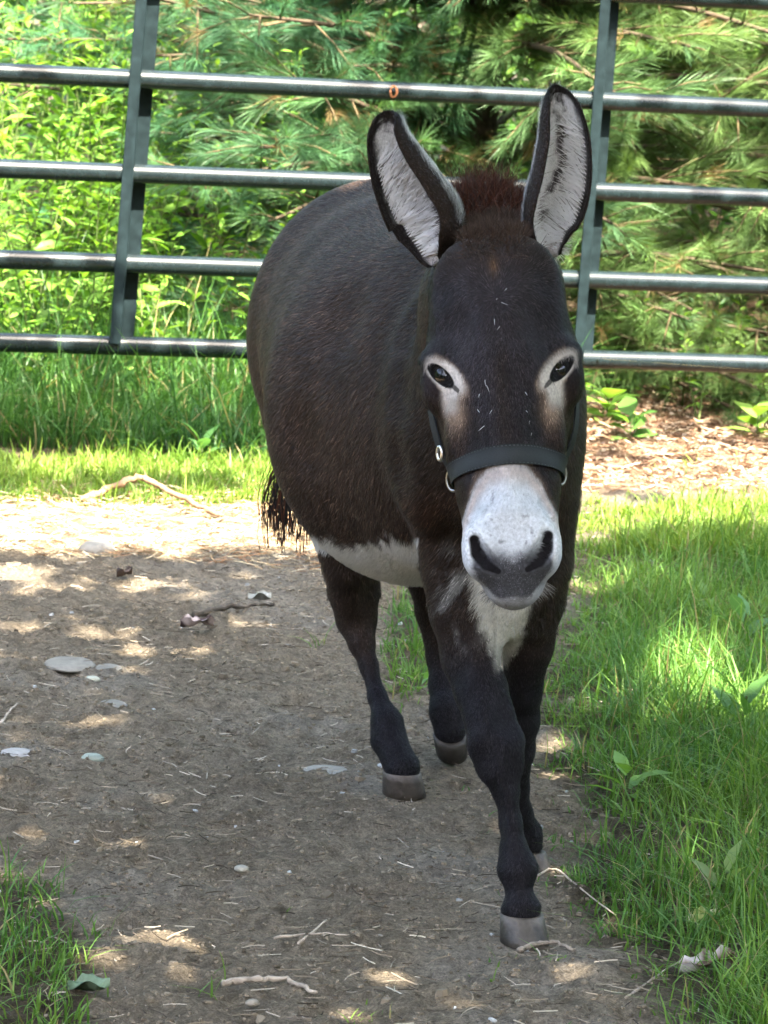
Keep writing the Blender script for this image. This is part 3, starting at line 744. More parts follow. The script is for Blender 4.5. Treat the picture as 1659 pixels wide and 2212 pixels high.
# halter -----------------------------------------------------------------
halter = empty('halter', 'dark grey webbing halter with metal rings worn on the donkey head', 'halter')
M_web = vmat('webbing', .75, .3, 900, .75, 1.25, .0006, .5)
M_met = vmat('nickel', .28, .5, metal=1)
def on_head(x, y, off=.003, Y0=3.70):
    """point on the head surface seen from the front at picture (x,y)"""
    P = np.array([pt(x, y, Y0 - .12)]); d = norm(P - CAM)
    for i in range(60): P = P + d * np.clip(sdf(P), -.01, .02)[:, None] * .8
    return P[0] - d[0] * off
HC_ = lambda y: hp(0, y, 3.80)
def band_around(ylevels, hw, half_angle, name, thick=.0022, n=97, yfun=None):
    """strap wrapped round the head: cast outward rays in the head's cross plane onto the surface"""
    an = np.linspace(-half_angle, half_angle, n); rows = []
    for j, dy in enumerate((-hw, -hw * .5, 0, hw * .5, hw)):
        P = []
        for a in an:
            u = math.sin(a); yl = yfun(math.sin(a)) + dy
            c = hp(0, yl, 3.83); d = norm(HU * math.sin(a) - fw * math.cos(a) + 0 * HV)
            P.append((c, d))
        c = np.array([p[0] for p in P]); d = np.array([p[1] for p in P]); r = np.full(len(P), .16)
        for i in range(60): r = r - np.clip(sdf(c + d * r[:, None]), -.02, .02) * .7
        rows.append(c + d * (r + .0035)[:, None])
    Rw = np.stack(rows)            # (5,n,3)
    # straighten: strap is stiff, smooth along its length
    for _ in range(30): Rw[:, 1:-1] = (Rw[:, :-2] + 2 * Rw[:, 1:-1] + Rw[:, 2:]) / 4
    ctr = hp(0, 1000, 3.83); o = norm(Rw - ctr)
    Vt = np.concatenate([(Rw + o * thick).reshape(-1, 3), Rw.reshape(-1, 3)]); m5 = 5 * n; F = []
    for j in range(4):
        for i in range(n - 1):
            a, b = j * n + i, (j + 1) * n + i
            F += [(a, a + 1, b + 1, b), (m5 + a, m5 + b, m5 + b + 1, m5 + a + 1)]
    for i in range(n - 1):
        F += [(i, m5 + i, m5 + i + 1, i + 1), (4 * n + i, 4 * n + i + 1, m5 + 4 * n + i + 1, m5 + 4 * n + i)]
    for j in range(4):
        F += [(j * n, (j + 1) * n, m5 + (j + 1) * n, m5 + j * n), (j * n + n - 1, m5 + j * n + n - 1, m5 + (j + 1) * n + n - 1, (j + 1) * n + n - 1)]
    F = np.array(F); K = np.empty((len(Vt), 3)); K[:] = (.019, .022, .0235)
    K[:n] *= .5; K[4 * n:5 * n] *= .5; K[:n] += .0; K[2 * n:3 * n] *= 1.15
    ob = build(name, Vt, F, M_web, halter, K, False); st_ = MB()
    for a_, b_ in ((0, 1), (4, 3)):
        L_ = Rw[a_] * .72 + Rw[b_] * .28; L_ = L_ + norm(L_ - ctr) * (thick + .0004); L_ = cr(L_[::3], 6)
        for i in range(0, len(L_) - 2, 3): t_ = norm(L_[i + 2] - L_[i]); s_ = norm(Rw[a_, 0] - Rw[b_, 0]) * .0005; st_.add(np.array([L_[i] - s_, L_[i] + s_, L_[i + 1] + t_ * .0006 + s_, L_[i + 1] + t_ * .0006 - s_]), np.array([[0, 1, 2, 3]]), (.06, .065, .065))
    st_.build('stitching', M_web, ob)
    return ob, Rw
nb_o, Rw = band_around(None, 21, R(82), 'noseband', yfun=lambda u: 984 + 48 * u * u + 0 * u)
def strap(path, width, nrm, name, col=(.017, .019, .021), thick=.0022):
    P = cr(path, 6); T = norm(np.gradient(P, axis=0)); nrm = np.asarray(nrm); sd = norm(np.cross(T, nrm)); o = norm(np.cross(sd, T))
    mb = MB(); V_ = np.stack([P - sd * width / 2 - o * thick / 2, P + sd * width / 2 - o * thick / 2, P + sd * width / 2 + o * thick / 2, P - sd * width / 2 + o * thick / 2], 1).reshape(-1, 3)
    F_ = []
    for k in range(len(P) - 1):
        for i in range(4): j = (i + 1) % 4; F_.append((k * 4 + i, k * 4 + j, k * 4 + 4 + j, k * 4 + 4 + i))
    F_ += [(0, 1, 2, 3), (len(P) * 4 - 1, len(P) * 4 - 2, len(P) * 4 - 3, len(P) * 4 - 4)]
    mb.add(V_, np.array(F_), col); return mb.build(name, M_web, halter)
def side_path(s, ys, off=.005, aang=None):
    out = []
    for y, deg in ys:
        a = R(deg) * s; c = hp(0, y, 3.86); d = norm(HU * math.sin(a) - fw * math.cos(a)); r = .17
        for i in range(60): r = r - float(np.clip(sdf((c + d * r)[None])[0], -.02, .02)) * .7
        out.append(c + d * (r + off))
    return out
def ringm(c, r, tr, axis, name, col=(.75, .74, .7), sy=1.0, up=None):
    axis = norm(np.array(axis)); up = HV if up is None else up; a = norm(up - up.dot(axis) * axis); b = np.cross(axis, a)
    th = np.linspace(0, 2 * math.pi, 25); P = c + np.cos(th)[:, None] * a * r * sy + np.sin(th)[:, None] * b * r
    mb = MB(); V_, F_ = tube(P, tr, 8); mb.add(V_, F_, col); return mb.build(name, M_met, halter, True)
for s in (-1, 1):
    sp = side_path(s, [(1020, 84), (965, 90), (915, 97), (870, 108)])
    strap(sp, .017, norm(HU * s - fw * .3), 'cheek_strap')
    q = side_path(s, [(1030, 78)], .008)[0]
    ringm(q, .0095, .0018, norm(HU * s * .8 - fw), 'ring', (.38, .37, .35), sy=1.4)
    sp = side_path(s, [(1040, 84), (1050, 110), (1060, 135)]); strap(sp, .017, norm(HU * s + fw), 'chin_strap')
q = side_path(-1, [(972, 76)], .008)[0]; ringm(q, .006, .0024, norm(-HU - fw * .5), 'buckle', sy=1.3)
q = side_path(1, [(1075, 84)], .012)[0]; ringm(q, .009, .0028, norm(HU * .9 - fw * .6), 'snap_hook', (.7, .66, .55), sy=2.4)
# ------------------------------------------------------------------ ground
def bound(y):   # left edge of the grass on the right, by picture row
    return np.interp(y, [930, 1080, 1170, 1300, 1400, 1500, 1600, 1700, 1800, 1900, 2000, 2100, 2212, 2400], [1500, 1240, 1215, 1205, 1195, 1165, 1190, 1215, 1210, 1235, 1290, 1340, 1385, 1430])
def grass_density(X, Y):
    x, y = proj(np.stack([X, Y, 0 * X], -1)); n = fbm(X * 6, Y * 6, 0, 3); n2 = fbm(X * 22, Y * 22, 3, 2)
    d = 0 * X
    r = sstep(-90, 210, x - bound(y) + (n - .5) * 220 + (n2 - .5) * 120) * sstep(1075, 1100, y - .02 * (x - 1250) + (n2 - .5) * 30)
    d = np.maximum(d, r)
    lf = sstep(1106, 1072, y - .03 * (x - 400) + (n - .5) * 26) * (1 - sstep(980, 1150, x))
    d = np.maximum(d, lf)
    bl = sstep(1.15, .7, np.hypot((x - 20) / 190, (y - 2130) / 215) + (n - .5) * .5); d = np.maximum(d, bl * .75)
    md = sstep(1.1, .4, np.hypot((x - 885) / 62, (y - 1400) / 150) + (n2 - .5) * .8); d = np.maximum(d, md * .75)
    for cx, cy, rx, ry, a in ((603, 1950, 22, 14, .8), (470, 2130, 45, 26, .2), (210, 2030, 40, 20, .3), (1010, 1700, 26, 24, .22), (700, 1390, 26, 12, .14), (1150, 2080, 90, 30, .10), (800, 2200, 70, 20, .22)):
        d = np.maximum(d, a * sstep(1.2, .5, np.hypot((x - cx) / rx, (y - cy) / ry)))
    d = np.maximum(d, .035 * sstep(.55, .7, n2) * sstep(700, 1150, x + (n - .5) * 300))
    return d, x, y
def needle_bed(x, y): return sstep(1075, 1050, y) * sstep(1180, 1260, x)
def gheight(X, Y):
    z = .012 * (fbm(X * 3, Y * 3, 1, 3) - .5) + .036 * (fbm(X * 17, Y * 17, 2, 4) - .5) + .016 * (fbm(X * 42, Y * 34, 4, 2) - .5) + .009 * (fbm(X * 70, Y * 70, 5, 2) - .5)
    z = z - .006 * sstep(.60, .75, vnoise(X * 9, Y * 9, 8))
    hh = np.array([[1, 1]])
    for h in ((1133, 2036), (1160, 1876), (873, 1716)):
        g = gnd(*h); z = z * sstep(.03, .10, np.hypot(X - g[0], Y - g[1]))
    return z
def axis(a, b, c, d, h, grow_=1.22, hmax=12):
    core = list(np.arange(b, c, h)); o = [c]; s = h
    while o[-1] < d: s = min(s * grow_, hmax); o.append(o[-1] + s)
    i = [b]; s = h
    while i[-1] > a: s = min(s * grow_, hmax); i.append(i[-1] - s)
    return np.array(sorted(set(i[1:] + core + o)))
gx = axis(-150, -1.0, 1.1, 150, .009); gy = axis(-60, 3.5, 9.2, 300, .011)
X, Y = np.meshgrid(gx, gy); Xr, Yr = X.ravel(), Y.ravel()
fade = np.clip(1.4 - np.maximum(np.abs(Xr) - 1, 0) * .2, .3, 1)
Z = gheight(Xr, Yr) * np.where((np.abs(Xr) < 3) & (Yr < 14) & (Yr > 2), 1, .3)
d, px0, py0 = grass_density(Xr, Yr); nb_ = needle_bed(px0, py0)
n3 = fbm(Xr * 5, Yr * 5, 7, 3)[:, None]; n4 = fbm(Xr * 40, Yr * 40, 9, 3)[:, None]
DIRT = np.array([.262, .215, .155]); SOIL = np.array([.07, .055, .032])
col = DIRT * (.72 + .5 * n3) * (.70 + .6 * n4)
pale = (sstep(.55, .75, n3[:, 0]) * .35)[:, None]; col = col * (1 - pale) + pale * np.array([.25, .24, .22])
straw = sstep(1215, 1120, py0) * (px0 < 1000); col = mix(col, np.array([.36, .27, .17]) * (.65 + .7 * n4), straw * .8)
col = mix(col, SOIL * (.7 + .6 * n4), np.clip(d * 1.5, 0, .85)); col = mix(col, np.array([.17, .105, .065]) * (.6 + .8 * n4), nb_)
gv = np.stack([Xr, Yr, Z], -1); nx = len(gx); i, j = np.meshgrid(np.arange(nx - 1), np.arange(len(gy) - 1)); b = (j * nx + i).ravel()
mt, n_, bs_ = mat_new('earth'); c_ = vcol(n_); f1 = noise(n_, 85, 6, .75); f2 = noise(n_, 330, 4, .7); f3 = noise(n_, 22, 4, .6)
c_ = mulc(n_, c_, f1, .42, 1.5); c_ = mulc(n_, c_, f2, .58, 1.45); c_ = mulc(n_, c_, f3, .8, 1.2); n_.links.new(c_, bs_.inputs['Base Color']); bs_.inputs['Roughness'].default_value = .95
bs_.inputs['Specular IOR Level'].default_value = .15
ad = N_(n_, 'ShaderNodeMath', operation='MULTIPLY_ADD'); ad.inputs[1].default_value = .35; n_.links.new(f2, ad.inputs[0]); n_.links.new(f1, ad.inputs[2]); bump(n_, bs_, ad.outputs[0], 1.0, .034)
tag(build('ground', gv, np.stack([b, b + 1, b + nx + 1, b + nx], -1), mt, None, col, True), kind='structure')

# ------------------------------------------------------------------ grass
def blades(n, xr, yr, dens, hfun, wid, colf, K=4, lean=.5, z0=None):
    X = rng.uniform(*xr, n); Y = rng.uniform(*yr, n); d = dens(X, Y); k = rng.random(n) < d; X, Y = X[k], Y[k]; n = len(X)
    h = hfun(X, Y) * rng.uniform(.3, 1.0, n) * np.where(rng.random(n) < .12, 1.7, 1); az = rng.uniform(0, 2 * math.pi, n) ; le = np.abs(rng.normal(0, lean, n)) + .1
    dirh = np.stack([np.cos(az), np.sin(az), 0 * az], -1); P = []
    zz = gheight(X, Y) - .004
    for k in range(K):
        t = k / (K - 1); P.append(np.stack([X, Y, zz], -1) + dirh * (h * le * t ** 1.8)[:, None] + np.array([0, 0, 1]) * (h * t * (1 - .35 * np.minimum(le, 1.3) * t))[:, None])
    P = np.stack(P, 1); W_ = wid * rng.uniform(.6, 1.3, n)[:, None] * np.array([.8, 1, .75, .08])[None][:, :K]
    a2 = az + math.pi / 2 + rng.normal(0, .6, n); sd = np.stack([np.cos(a2), np.sin(a2), 0 * a2], -1)
    c = colf(X, Y, n)
    cc = np.repeat(c[:, None], K, 1) * np.array([.6, .85, 1, 1.1])[None, :K, None]
    return ribbons(P, W_, sd, cc)
def green(X, Y, n, a=(.06, .16, .03), b=(.17, .29, .05)):
    t = np.clip(rng.normal(.45, .28, n) + (fbm(X * 4, Y * 4, 4, 2) - .5) * 1.2, 0, 1)[:, None]; c = np.array(a) * (1 - t) + np.array(b) * t
    dry = rng.random(n) < .06; c[dry] = np.array([.30, .25, .12]) * rng.uniform(.6, 1.2, (dry.sum(), 1)); return c
gm = MB()
def dn(X, Y):
    d, x, y = grass_density(X, Y); off = np.where(x < -150, .25, np.where(x > 1800, np.where(X > 2, 1, .5), 1)); return d * off * (y > 1000)
def hf(X, Y):
    x, y = proj(np.stack([X, Y, 0 * X], -1)); e = sstep(-60, 260, x - bound(y)); r = .024 + .078 * e + .05 * np.exp(-((x - 1400) / 150) ** 2 - ((y - 1540) / 90) ** 2) + .03 * sstep(1500, 1659, x) * sstep(1250, 1500, y)
    r = np.where(x < 700, .055, r + .035 * np.exp(-((x - 885) / 80) ** 2 - ((y - 1400) / 160) ** 2)); return np.where((y < 1180) & (x > 1100), .035 + .025 * sstep(1250, 1600, x), r)
gm.add(*blades(190000, (-1.3, 2.0), (3.3, 7.2), lambda X, Y: dn(X, Y) * (.35 + .9 * sstep(.38, .6, fbm(X * 7, Y * 7, 6, 2))), hf, .0026, green, lean=.75))
gm.add(*blades(150000, (-2.2, 2.4), (6.9, 8.6), dn, hf, .0034, lambda X, Y, n: green(X, Y, n, (.09, .18, .02), (.22, .32, .05))))
gm.add(*blades(60000, (2, 6.5), (2.5, 8.8), dn, hf, .006, green, K=3))
gm.add(*blades(16000, (-5, -1.3), (2.5, 8.6), dn, hf, .005, green))
tag(gm.build('grass', M_grass), kind='stuff')
tg = MB()
def dt(X, Y):
    x, y = proj(np.stack([X, Y, 0 * X], -1)); n = fbm(X * 3, Y * 3, 11, 2)
    return sstep(1065, 1020, y + (n - .5) * 50) * (1 - sstep(1080, 1230, x)) * np.where(x < -200, .4, 1)
tg.add(*blades(22000, (-7, -2.6), (7.9, 11), lambda X, Y: 0 * X + .9, lambda X, Y: .2 + 0 * X, .006, lambda X, Y, n: green(X, Y, n, (.03, .095, .025), (.07, .17, .03)), K=3, lean=.75))
tg.add(*blades(16000, (1.9, 7), (8.6, 11), lambda X, Y: 0 * X + .8, lambda X, Y: .2 + 0 * X, .006, lambda X, Y, n: green(X, Y, n, (.03, .095, .025), (.07, .17, .03)), K=3, lean=.75))
tg.add(*blades(60000, (-2.6, 1.2), (7.9, 10.6), dt, lambda X, Y: .16 + .12 * sstep(8.0, 8.9, Y) + .08 * fbm(X * 2, Y * 2, 3, 2), .0042, lambda X, Y, n: green(X, Y, n, (.03, .095, .025), (.07, .17, .03)), lean=.75))
tag(tg.build('tall_grass', M_grass), kind='stuff')

# ------------------------------------------------------------------ litter, clods
def rnd_region(n, xr, yr, f):
    X = rng.uniform(*xr, n); Y = rng.uniform(*yr, n); d, x, y = grass_density(X, Y); k = rng.random(n) < f(d, x, y); return X[k], Y[k], x[k], y[k]
def sticks(mb, X, Y, L, wid, colr, lift=.006, K=4, curl=.25, flatz=.12):
    n = len(X); az = rng.uniform(0, math.pi, n); d = np.stack([np.cos(az), np.sin(az), rng.normal(0, flatz, n)], -1); nn = np.stack([-np.sin(az), np.cos(az), 0 * az], -1)
    l = L * rng.uniform(.4, 1.3, n); c0 = np.stack([X, Y, gheight(X, Y) + lift], -1); cu = rng.normal(0, curl, n)
    P = np.stack([c0 + d * (l * (t - .5))[:, None] + nn * (l * cu * (t - .5) ** 2 * 2)[:, None] for t in np.linspace(0, 1, K)], 1)
    side = norm(np.array([0, 0, .55]) + nn * rng.uniform(-1, 1, (n, 1)) + 1e-3); mb.add(*ribbons(P, wid * rng.uniform(.6, 1.4, (n, 1)) * np.ones((n, K)), side, colr))
def cpick(n, cols, v=(.6, 1.3)):
    cols = np.array(cols); return cols[rng.integers(0, len(cols), n)] * rng.uniform(*v, (n, 1))
sl_ = MB()
X, Y, x, y = rnd_region(17000, (-1.1, 1.3), (3.4, 7.6), lambda d, x, y: np.where(x < 1500, .35 + .5 * fbm(x * .008, y * .02, 2, 2), .3) * (y > 1080))
sticks(sl_, X, Y, .026, .0013, cpick(len(X), [[.20, .165, .12], [.10, .08, .06], [.05, .04, .03], [.34, .30, .24]]))
X, Y, x, y = rnd_region(1300, (-1.1, 1.3), (3.4, 5.6), lambda d, x, y: .10 + .9 * sstep(1850, 2200, y) * sstep(300, 800, x))
sticks(sl_, X, Y, .045, .0014, cpick(len(X), [[.33, .28, .21], [.22, .18, .13], [.40, .36, .28]]), .004, flatz=.05)
X, Y, x, y = rnd_region(26000, (-1.6, 1.0), (6.5, 7.9), lambda d, x, y: 1.0 * sstep(1240, 1190, y) * (y > 1050) * (x < 1100))
sticks(sl_, X, Y, .05, .0014, cpick(len(X), [[.42, .30, .17], [.50, .40, .25], [.30, .16, .08], [.55, .47, .32]]), .01, flatz=.2)
X, Y, x, y = rnd_region(26000, (.2, 2.4), (7.3, 9.9), lambda d, x, y: needle_bed(x, y))
sticks(sl_, X, Y, .045, .0022, cpick(len(X), [[.28, .18, .11], [.20, .11, .065], [.40, .31, .22], [.12, .08, .05]]), .01, flatz=.25)
tag(sl_.build('straw_litter', M_litter), kind='stuff')
def chips(mb, X, Y, size, colr, lift=.0, tilt=.35, h=.5):
    """irregular flattened lumps, 3-D"""
    n = len(X); s = size * rng.uniform(.5, 1.4, n); m_ = 6; an = np.arange(m_) * 2 * math.pi / m_
    r = rng.uniform(.55, 1.1, (n, m_)); asp = rng.uniform(.5, 1, n); az = rng.uniform(0, 6.28, n)
    lx, ly = np.cos(an) * r, np.sin(an) * r * asp[:, None]
    x = lx * np.cos(az)[:, None] - ly * np.sin(az)[:, None]; y = lx * np.sin(az)[:, None] + ly * np.cos(az)[:, None]
    z = rng.normal(0, tilt * .4, (n, 1)) * x + rng.normal(0, tilt * .4, (n, 1)) * y
    hh = h * rng.uniform(.4, 1.2, (n, 1)); base = np.stack([X, Y, gheight(X, Y) + lift], -1)[:, None]
    S_ = s[:, None, None]
    ring0 = base + np.stack([x, y, z - .3], -1) * S_; ring1 = base + np.stack([x * .7, y * .7, z * .7 + hh], -1) * S_; top = base + np.stack([0 * hh, 0 * hh, hh * 1.15], -1) * S_
    V = np.concatenate([ring0, ring1, top], 1).reshape(-1, 3); b = (np.arange(n) * 13)[:, None]; F = []
    for i in range(6):
        j = (i + 1) % 6; F += [np.stack([b[:, 0] + i, b[:, 0] + j, b[:, 0] + 6 + j], -1), np.stack([b[:, 0] + i, b[:, 0] + 6 + j, b[:, 0] + 6 + i], -1), np.stack([b[:, 0] + 6 + i, b[:, 0] + 6 + j, b[:, 0] + 12], -1)]
    mb.add(V, np.concatenate(F), np.repeat(colr, 13, 0))
cl = MB()
X, Y, x, y = rnd_region(52000, (-1.1, 1.3), (3.4, 7.0), lambda d, x, y: np.clip(1.0 - d * 1.2, 0, 1) * (y > 1190) * (.35 + .65 * sstep(.4, .6, fbm(x * .01, y * .03, 5, 2))))
chips(cl, X, Y, .0045, DIRT * rng.uniform(.25, .75, (len(X), 1)), h=.28)
X, Y, x, y = rnd_region(600, (-1.1, 1.3), (3.4, 7.0), lambda d, x, y: (y > 1190) * .6 + 0 * x)
chips(cl, X, Y, .010, DIRT * rng.uniform(.3, .8, (len(X), 1)), h=.3)
X, Y, x, y = rnd_region(300, (-1.1, 1.3), (3.4, 7.0), lambda d, x, y: (y > 1190) * .6 + 0 * x)
chips(cl, X, Y, .006, np.array([.36, .37, .36]) * rng.uniform(.6, 1.2, (len(X), 1)))
tag(cl.build('dirt_clods', M_litter), kind='stuff')
wc = MB()
X, Y, x, y = rnd_region(9000, (.2, 2.4), (7.3, 9.6), lambda d, x, y: needle_bed(x, y) * .8)
chips(wc, X, Y, .011, cpick(len(X), [[.28, .2, .15], [.40, .32, .26], [.13, .08, .06], [.30, .2, .13]]), h=.25, tilt=1.2)
tag(wc.build('wood_chips', M_litter), kind='stuff')

# single stones, leaves, twigs that the eye can pick out
def stone(px, py, wpx, hpx, label, col, dep=1.0):
    g = gnd(px, py); s = m_per_px(g[1]); a = wpx * s; 
    n1, n2 = 22, 12; P, F_ = sphere(np.zeros(3), 1.0, nu=n1, nv=n2)
    q = P * (1 + .25 * (fbm(P[:, 0] * 1.7 + px, P[:, 1] * 1.7, P[:, 2] * 1.7, 3) - .5)[:, None])
    V_ = q * np.array([a, a * dep, hpx * s]); V_[:, 2] = np.where(V_[:, 2] > 0, np.minimum(V_[:, 2], hpx * s * .8), V_[:, 2]); V_ += g
    V_[:, 2] += .002
    k = (col * (.8 + .4 * fbm(P[:, 0] * 3, P[:, 1] * 3, P[:, 2] * 3, 2))[:, None])
    o = build('stone', V_, F_, M_stone, None, k, True); tag(o, label, 'stone', 'stones embedded in the dirt')
GR = np.array([.185, .172, .148])
stone(210, 1192, 42, 24, 'rounded grey stone on the edge of the bright sunlit straw strip', GR * 1.1)
stone(152, 1438, 56, 10, 'larger flat bluish grey stone lying flush in the shaded dirt', GR * .95, 1.3)
stone(235, 1446, 30, 7, 'smaller flat grey stone touching the larger flat bluish stone', GR * .85, 1.2)
stone(200, 1470, 17, 8, 'small whitish pebble just below the pair of flat grey stones', np.array([.32, .32, .26]))
stone(200, 1642, 26, 13, 'pale blue-green pebble alone in the dirt at picture left, level with the raised hoof', np.array([.22, .25, .21]))
stone(40, 1630, 38, 8, 'flat whitish stone half buried beside the pale blue-green pebble', np.array([.26, .25, .24]), 1.1)
stone(522, 1880, 17, 9, 'small cream pebble in shaded dirt between bottom sunny spots and planted hind hoof', np.array([.3, .28, .23]))
stone(245, 1525, 32, 7, 'thin grey stone sliver in open dirt below the whitish pebble', GR * .9, 1.3)
stone(712, 1668, 60, 6, 'long pale grey stone slab just behind the planted hind hoof', GR * 1.15, .8)
stone(545, 2170, 16, 9, 'round tan pebble by the pale twig at the bottom of the dirt', np.array([.22, .19, .15]))
M_deadleaf = vmat('dead_leaf', .7, .3, 80, .7, 1.2)
def dead_leaf(px, py, L, wd, az, label, c1, c2, cup=.35):
    g = gnd(px, py); K, n = 9, 7; V_, k_ = [], []
    for i in range(K):
        t = i / (K - 1); hw = wd * math.sin(math.pi * min(1, t * .93 + .03)) ** .8 * (1 + .25 * math.sin(t * 19 + px))
        for j in range(n):
            u = j / (n - 1) * 2 - 1
            lx = (t - .5) * L; ly = u * hw; lz = .012 + cup * abs(u) ** 1.6 * hw + .006 * math.sin(t * 7 + u * 3 + px) + .010 * (t - .3) ** 2
            V_.append(g + np.array([lx * math.cos(az) - ly * math.sin(az), lx * math.sin(az) + ly * math.cos(az), lz]))
            k_.append(c1 if vnoise(t * 4 + px, u * 2) > .42 else c2)
    V_ = np.array(V_); m_ = len(V_); V2 = V_ - np.array([0, 0, .0012]); F_ = []
    for i in range(K - 1):
        for j in range(n - 1):
            a = i * n + j; F_ += [(a, a + 1, a + n + 1, a + n), (m_ + a, m_ + a + n, m_ + a + n + 1, m_ + a + 1)]
    o = build('dead_leaf', np.concatenate([V_, V2]), np.array(F_), M_deadleaf, None, np.array(k_ * 2), True); tag(o, label, 'leaf', 'curled dead leaves on the ground')
dead_leaf(1532, 2112, .085, .020, .35, 'large curled white and brown dead leaf below the front hoof', np.array([.50, .45, .45]), np.array([.13, .08, .06]), 1.0)
dead_leaf(425, 1362, .062, .016, .2, 'curled pinkish brown dead leaf in open shaded dirt on the left', np.array([.40, .32, .30]), np.array([.05, .03, .03]), .9)
dead_leaf(268, 1252, .034, .012, .6, 'small dark crumpled leaf near the sunlit edge of the dirt', np.array([.04, .03, .03]), np.array([.06, .04, .03]), .9)
dead_leaf(560, 1303, .045, .014, 0, 'whitish scrap of dead leaf beside a dark patch of dirt', np.array([.3, .3, .27]), np.array([.2, .2, .16]), .4)
dead_leaf(1515, 2000, .05, .014, .5, 'yellow green fallen leaf beside the front hoof in thin grass', np.array([.30, .34, .10]), np.array([.5, .48, .3]), .3)
dead_leaf(190, 2150, .05, .016, .2, 'pale blue-green fallen leaf lying in the bottom grass clump', np.array([.13, .19, .12]), np.array([.08, .13, .07]), .3)
def twig(pts, r, label, col, cat='twig', zs=None, name='twig', grp='twigs lying on the ground'):
    P = [gnd(a, b) + np.array([0, 0, (zs[i] if zs else .008)]) for i, (a, b) in enumerate(pts)]; P = cr(np.array(P), 6); P += rng.normal(0, r * .25, P.shape)
    mb = MB(); rr = np.linspace(r, r * .55, len(P)) * (1 + .12 * rng.normal(0, 1, len(P))); V_, F_ = tube(P, rr, 7)
    mb.add(V_, F_, col * (.75 + .5 * vnoise(V_[:, 0] * 60, V_[:, 1] * 60, V_[:, 2] * 60))[:, None]); o = mb.build(name, M_bark, None, True); tag(o, label, cat, grp)
BR = np.array([.30, .25, .20])
twig([(1118, 2068), (1160, 2052), (1200, 2050), (1240, 2066)], .0038, 'thick bent grey twig lying against the front hoof', BR * .8)
twig([(480, 2140), (520, 2133), (590, 2128), (640, 2138), (680, 2158)], .0045, 'pale stick with a split end at the bottom of the dirt', BR * 1.2)
twig([(175, 1090), (250, 1085), (300, 1085), (360, 1098), (440, 1118), (480, 1125)], .009, 'long arched brown branch lying in the sunlit grass strip', np.array([.24, .15, .09]), 'branch', [.01, .04, .055, .04, .02, .01], 'fallen_branch')
twig([(420, 1335), (480, 1322), (540, 1316), (590, 1312)], .006, 'dark rotten stick in dirt right of the pinkish dead leaf', BR * .25)
twig([(645, 2050), (705, 2000)], .0022, 'straight straw coloured stick pointing up between the bottom sunlit patches', BR * 1.5)
twig([(590, 2040), (680, 2030), (760, 2034)], .002, 'thin level straw stem near the bottom center of the dirt', BR * 1.4)
twig([(0, 1575), (18, 1550), (40, 1530)], .003, 'short pale twig standing out at the dirt edge above the whitish stone', BR * 1.2)
twig([(1350, 2170), (1420, 2120), (1480, 2080)], .002, 'fine brown stem in the thin grass beside the white leaf', BR * 1.1)
twig([(1155, 1905), (1200, 1890), (1262, 1940), (1330, 1990)], .0018, 'long bent dry grass stem leaning behind the front hoof', BR * 1.5)

# ------------------------------------------------------------------ gate
M_gate = vmat('gate_paint', .27, .5, 40, .7, 1.4)
gate = empty('metal_gate', 'dark green tubular metal farm gate behind the donkey', 'gate')
GC = np.array([.008, .014, .016])
gY = lambda x: 8.1 + .56 * x / 1659
def gp(x, y, off=0.0): return pt(x, y, gY(x) - off)
rails = [(-88, 3), (157, 235), (364, 428), (560, 618), (739, 787)]
def tubeM(P, r, name, col=GC, parent=gate, n=20, mat=None):
    mb = MB(); V_, F_ = tube(P, r, n); mb.add(V_, F_, col); return mb.build(name, mat or M_gate, parent, True)
def railp(r, x): return gp(x, r[0] + (r[1] - r[0]) * x / 1659)
RR = .0245
for r in rails: tubeM([railp(r, x) for x in np.linspace(-900, 2500, 9)], RR, 'rail')
dgate = norm(gp(1659, 300) - gp(0, 300)); dgate[2] = 0; dgate = norm(dgate); nrm_g = norm(np.cross(dgate, [0, 0, 1.]))  # towards the camera
if nrm_g[1] > 0: nrm_g = -nrm_g
M_bar = vmat('gate_bar_paint', .4, .10, 40, .7, 1.4)
def bar(p0, p1, wd, th, name, off, side):
    """flat bar between p0,p1, width wd along the gate, thickness th, pushed off along the gate normal"""
    p0 = p0 + nrm_g * off + dgate * side; p1 = p1 + nrm_g * off + dgate * side; T = norm(p1 - p0); a = norm(dgate - dgate.dot(T) * T); b = np.cross(T, a)
    V_ = np.array([p + a * sx * wd / 2 + b * sy * th / 2 for p in (p0, p1) for sx, sy in ((-1, -1), (1, -1), (1, 1), (-1, 1))])
    F_ = np.array([(0, 3, 2, 1), (4, 5, 6, 7), (0, 1, 5, 4), (1, 2, 6, 5), (2, 3, 7, 6), (3, 0, 4, 7)])
    o = build(name, V_, F_, M_bar, gate, np.full((8, 3), 1.0) * GC * 1.15)
    md = o.modifiers.new('edge', 'BEVEL'); md.width = .002; md.segments = 2; return o
for (xb, yb, xt, yt) in ((243, 740, 307, -100), (1241, 772, 1302, -30), (-620, 715, -560, -140), (2150, 800, 2210, 20)):
    p0, p1 = gp(xb, yb), gp(xt, yt)
    bar(p0, p1, .028, .006, 'upright', .030, 0)
    bar(p0 + np.array([0, 0, .0]), p1, .034, .005, 'brace', -.034, .044)
    bar(p0, p1, .004, .052, 'web', .0, .0145)
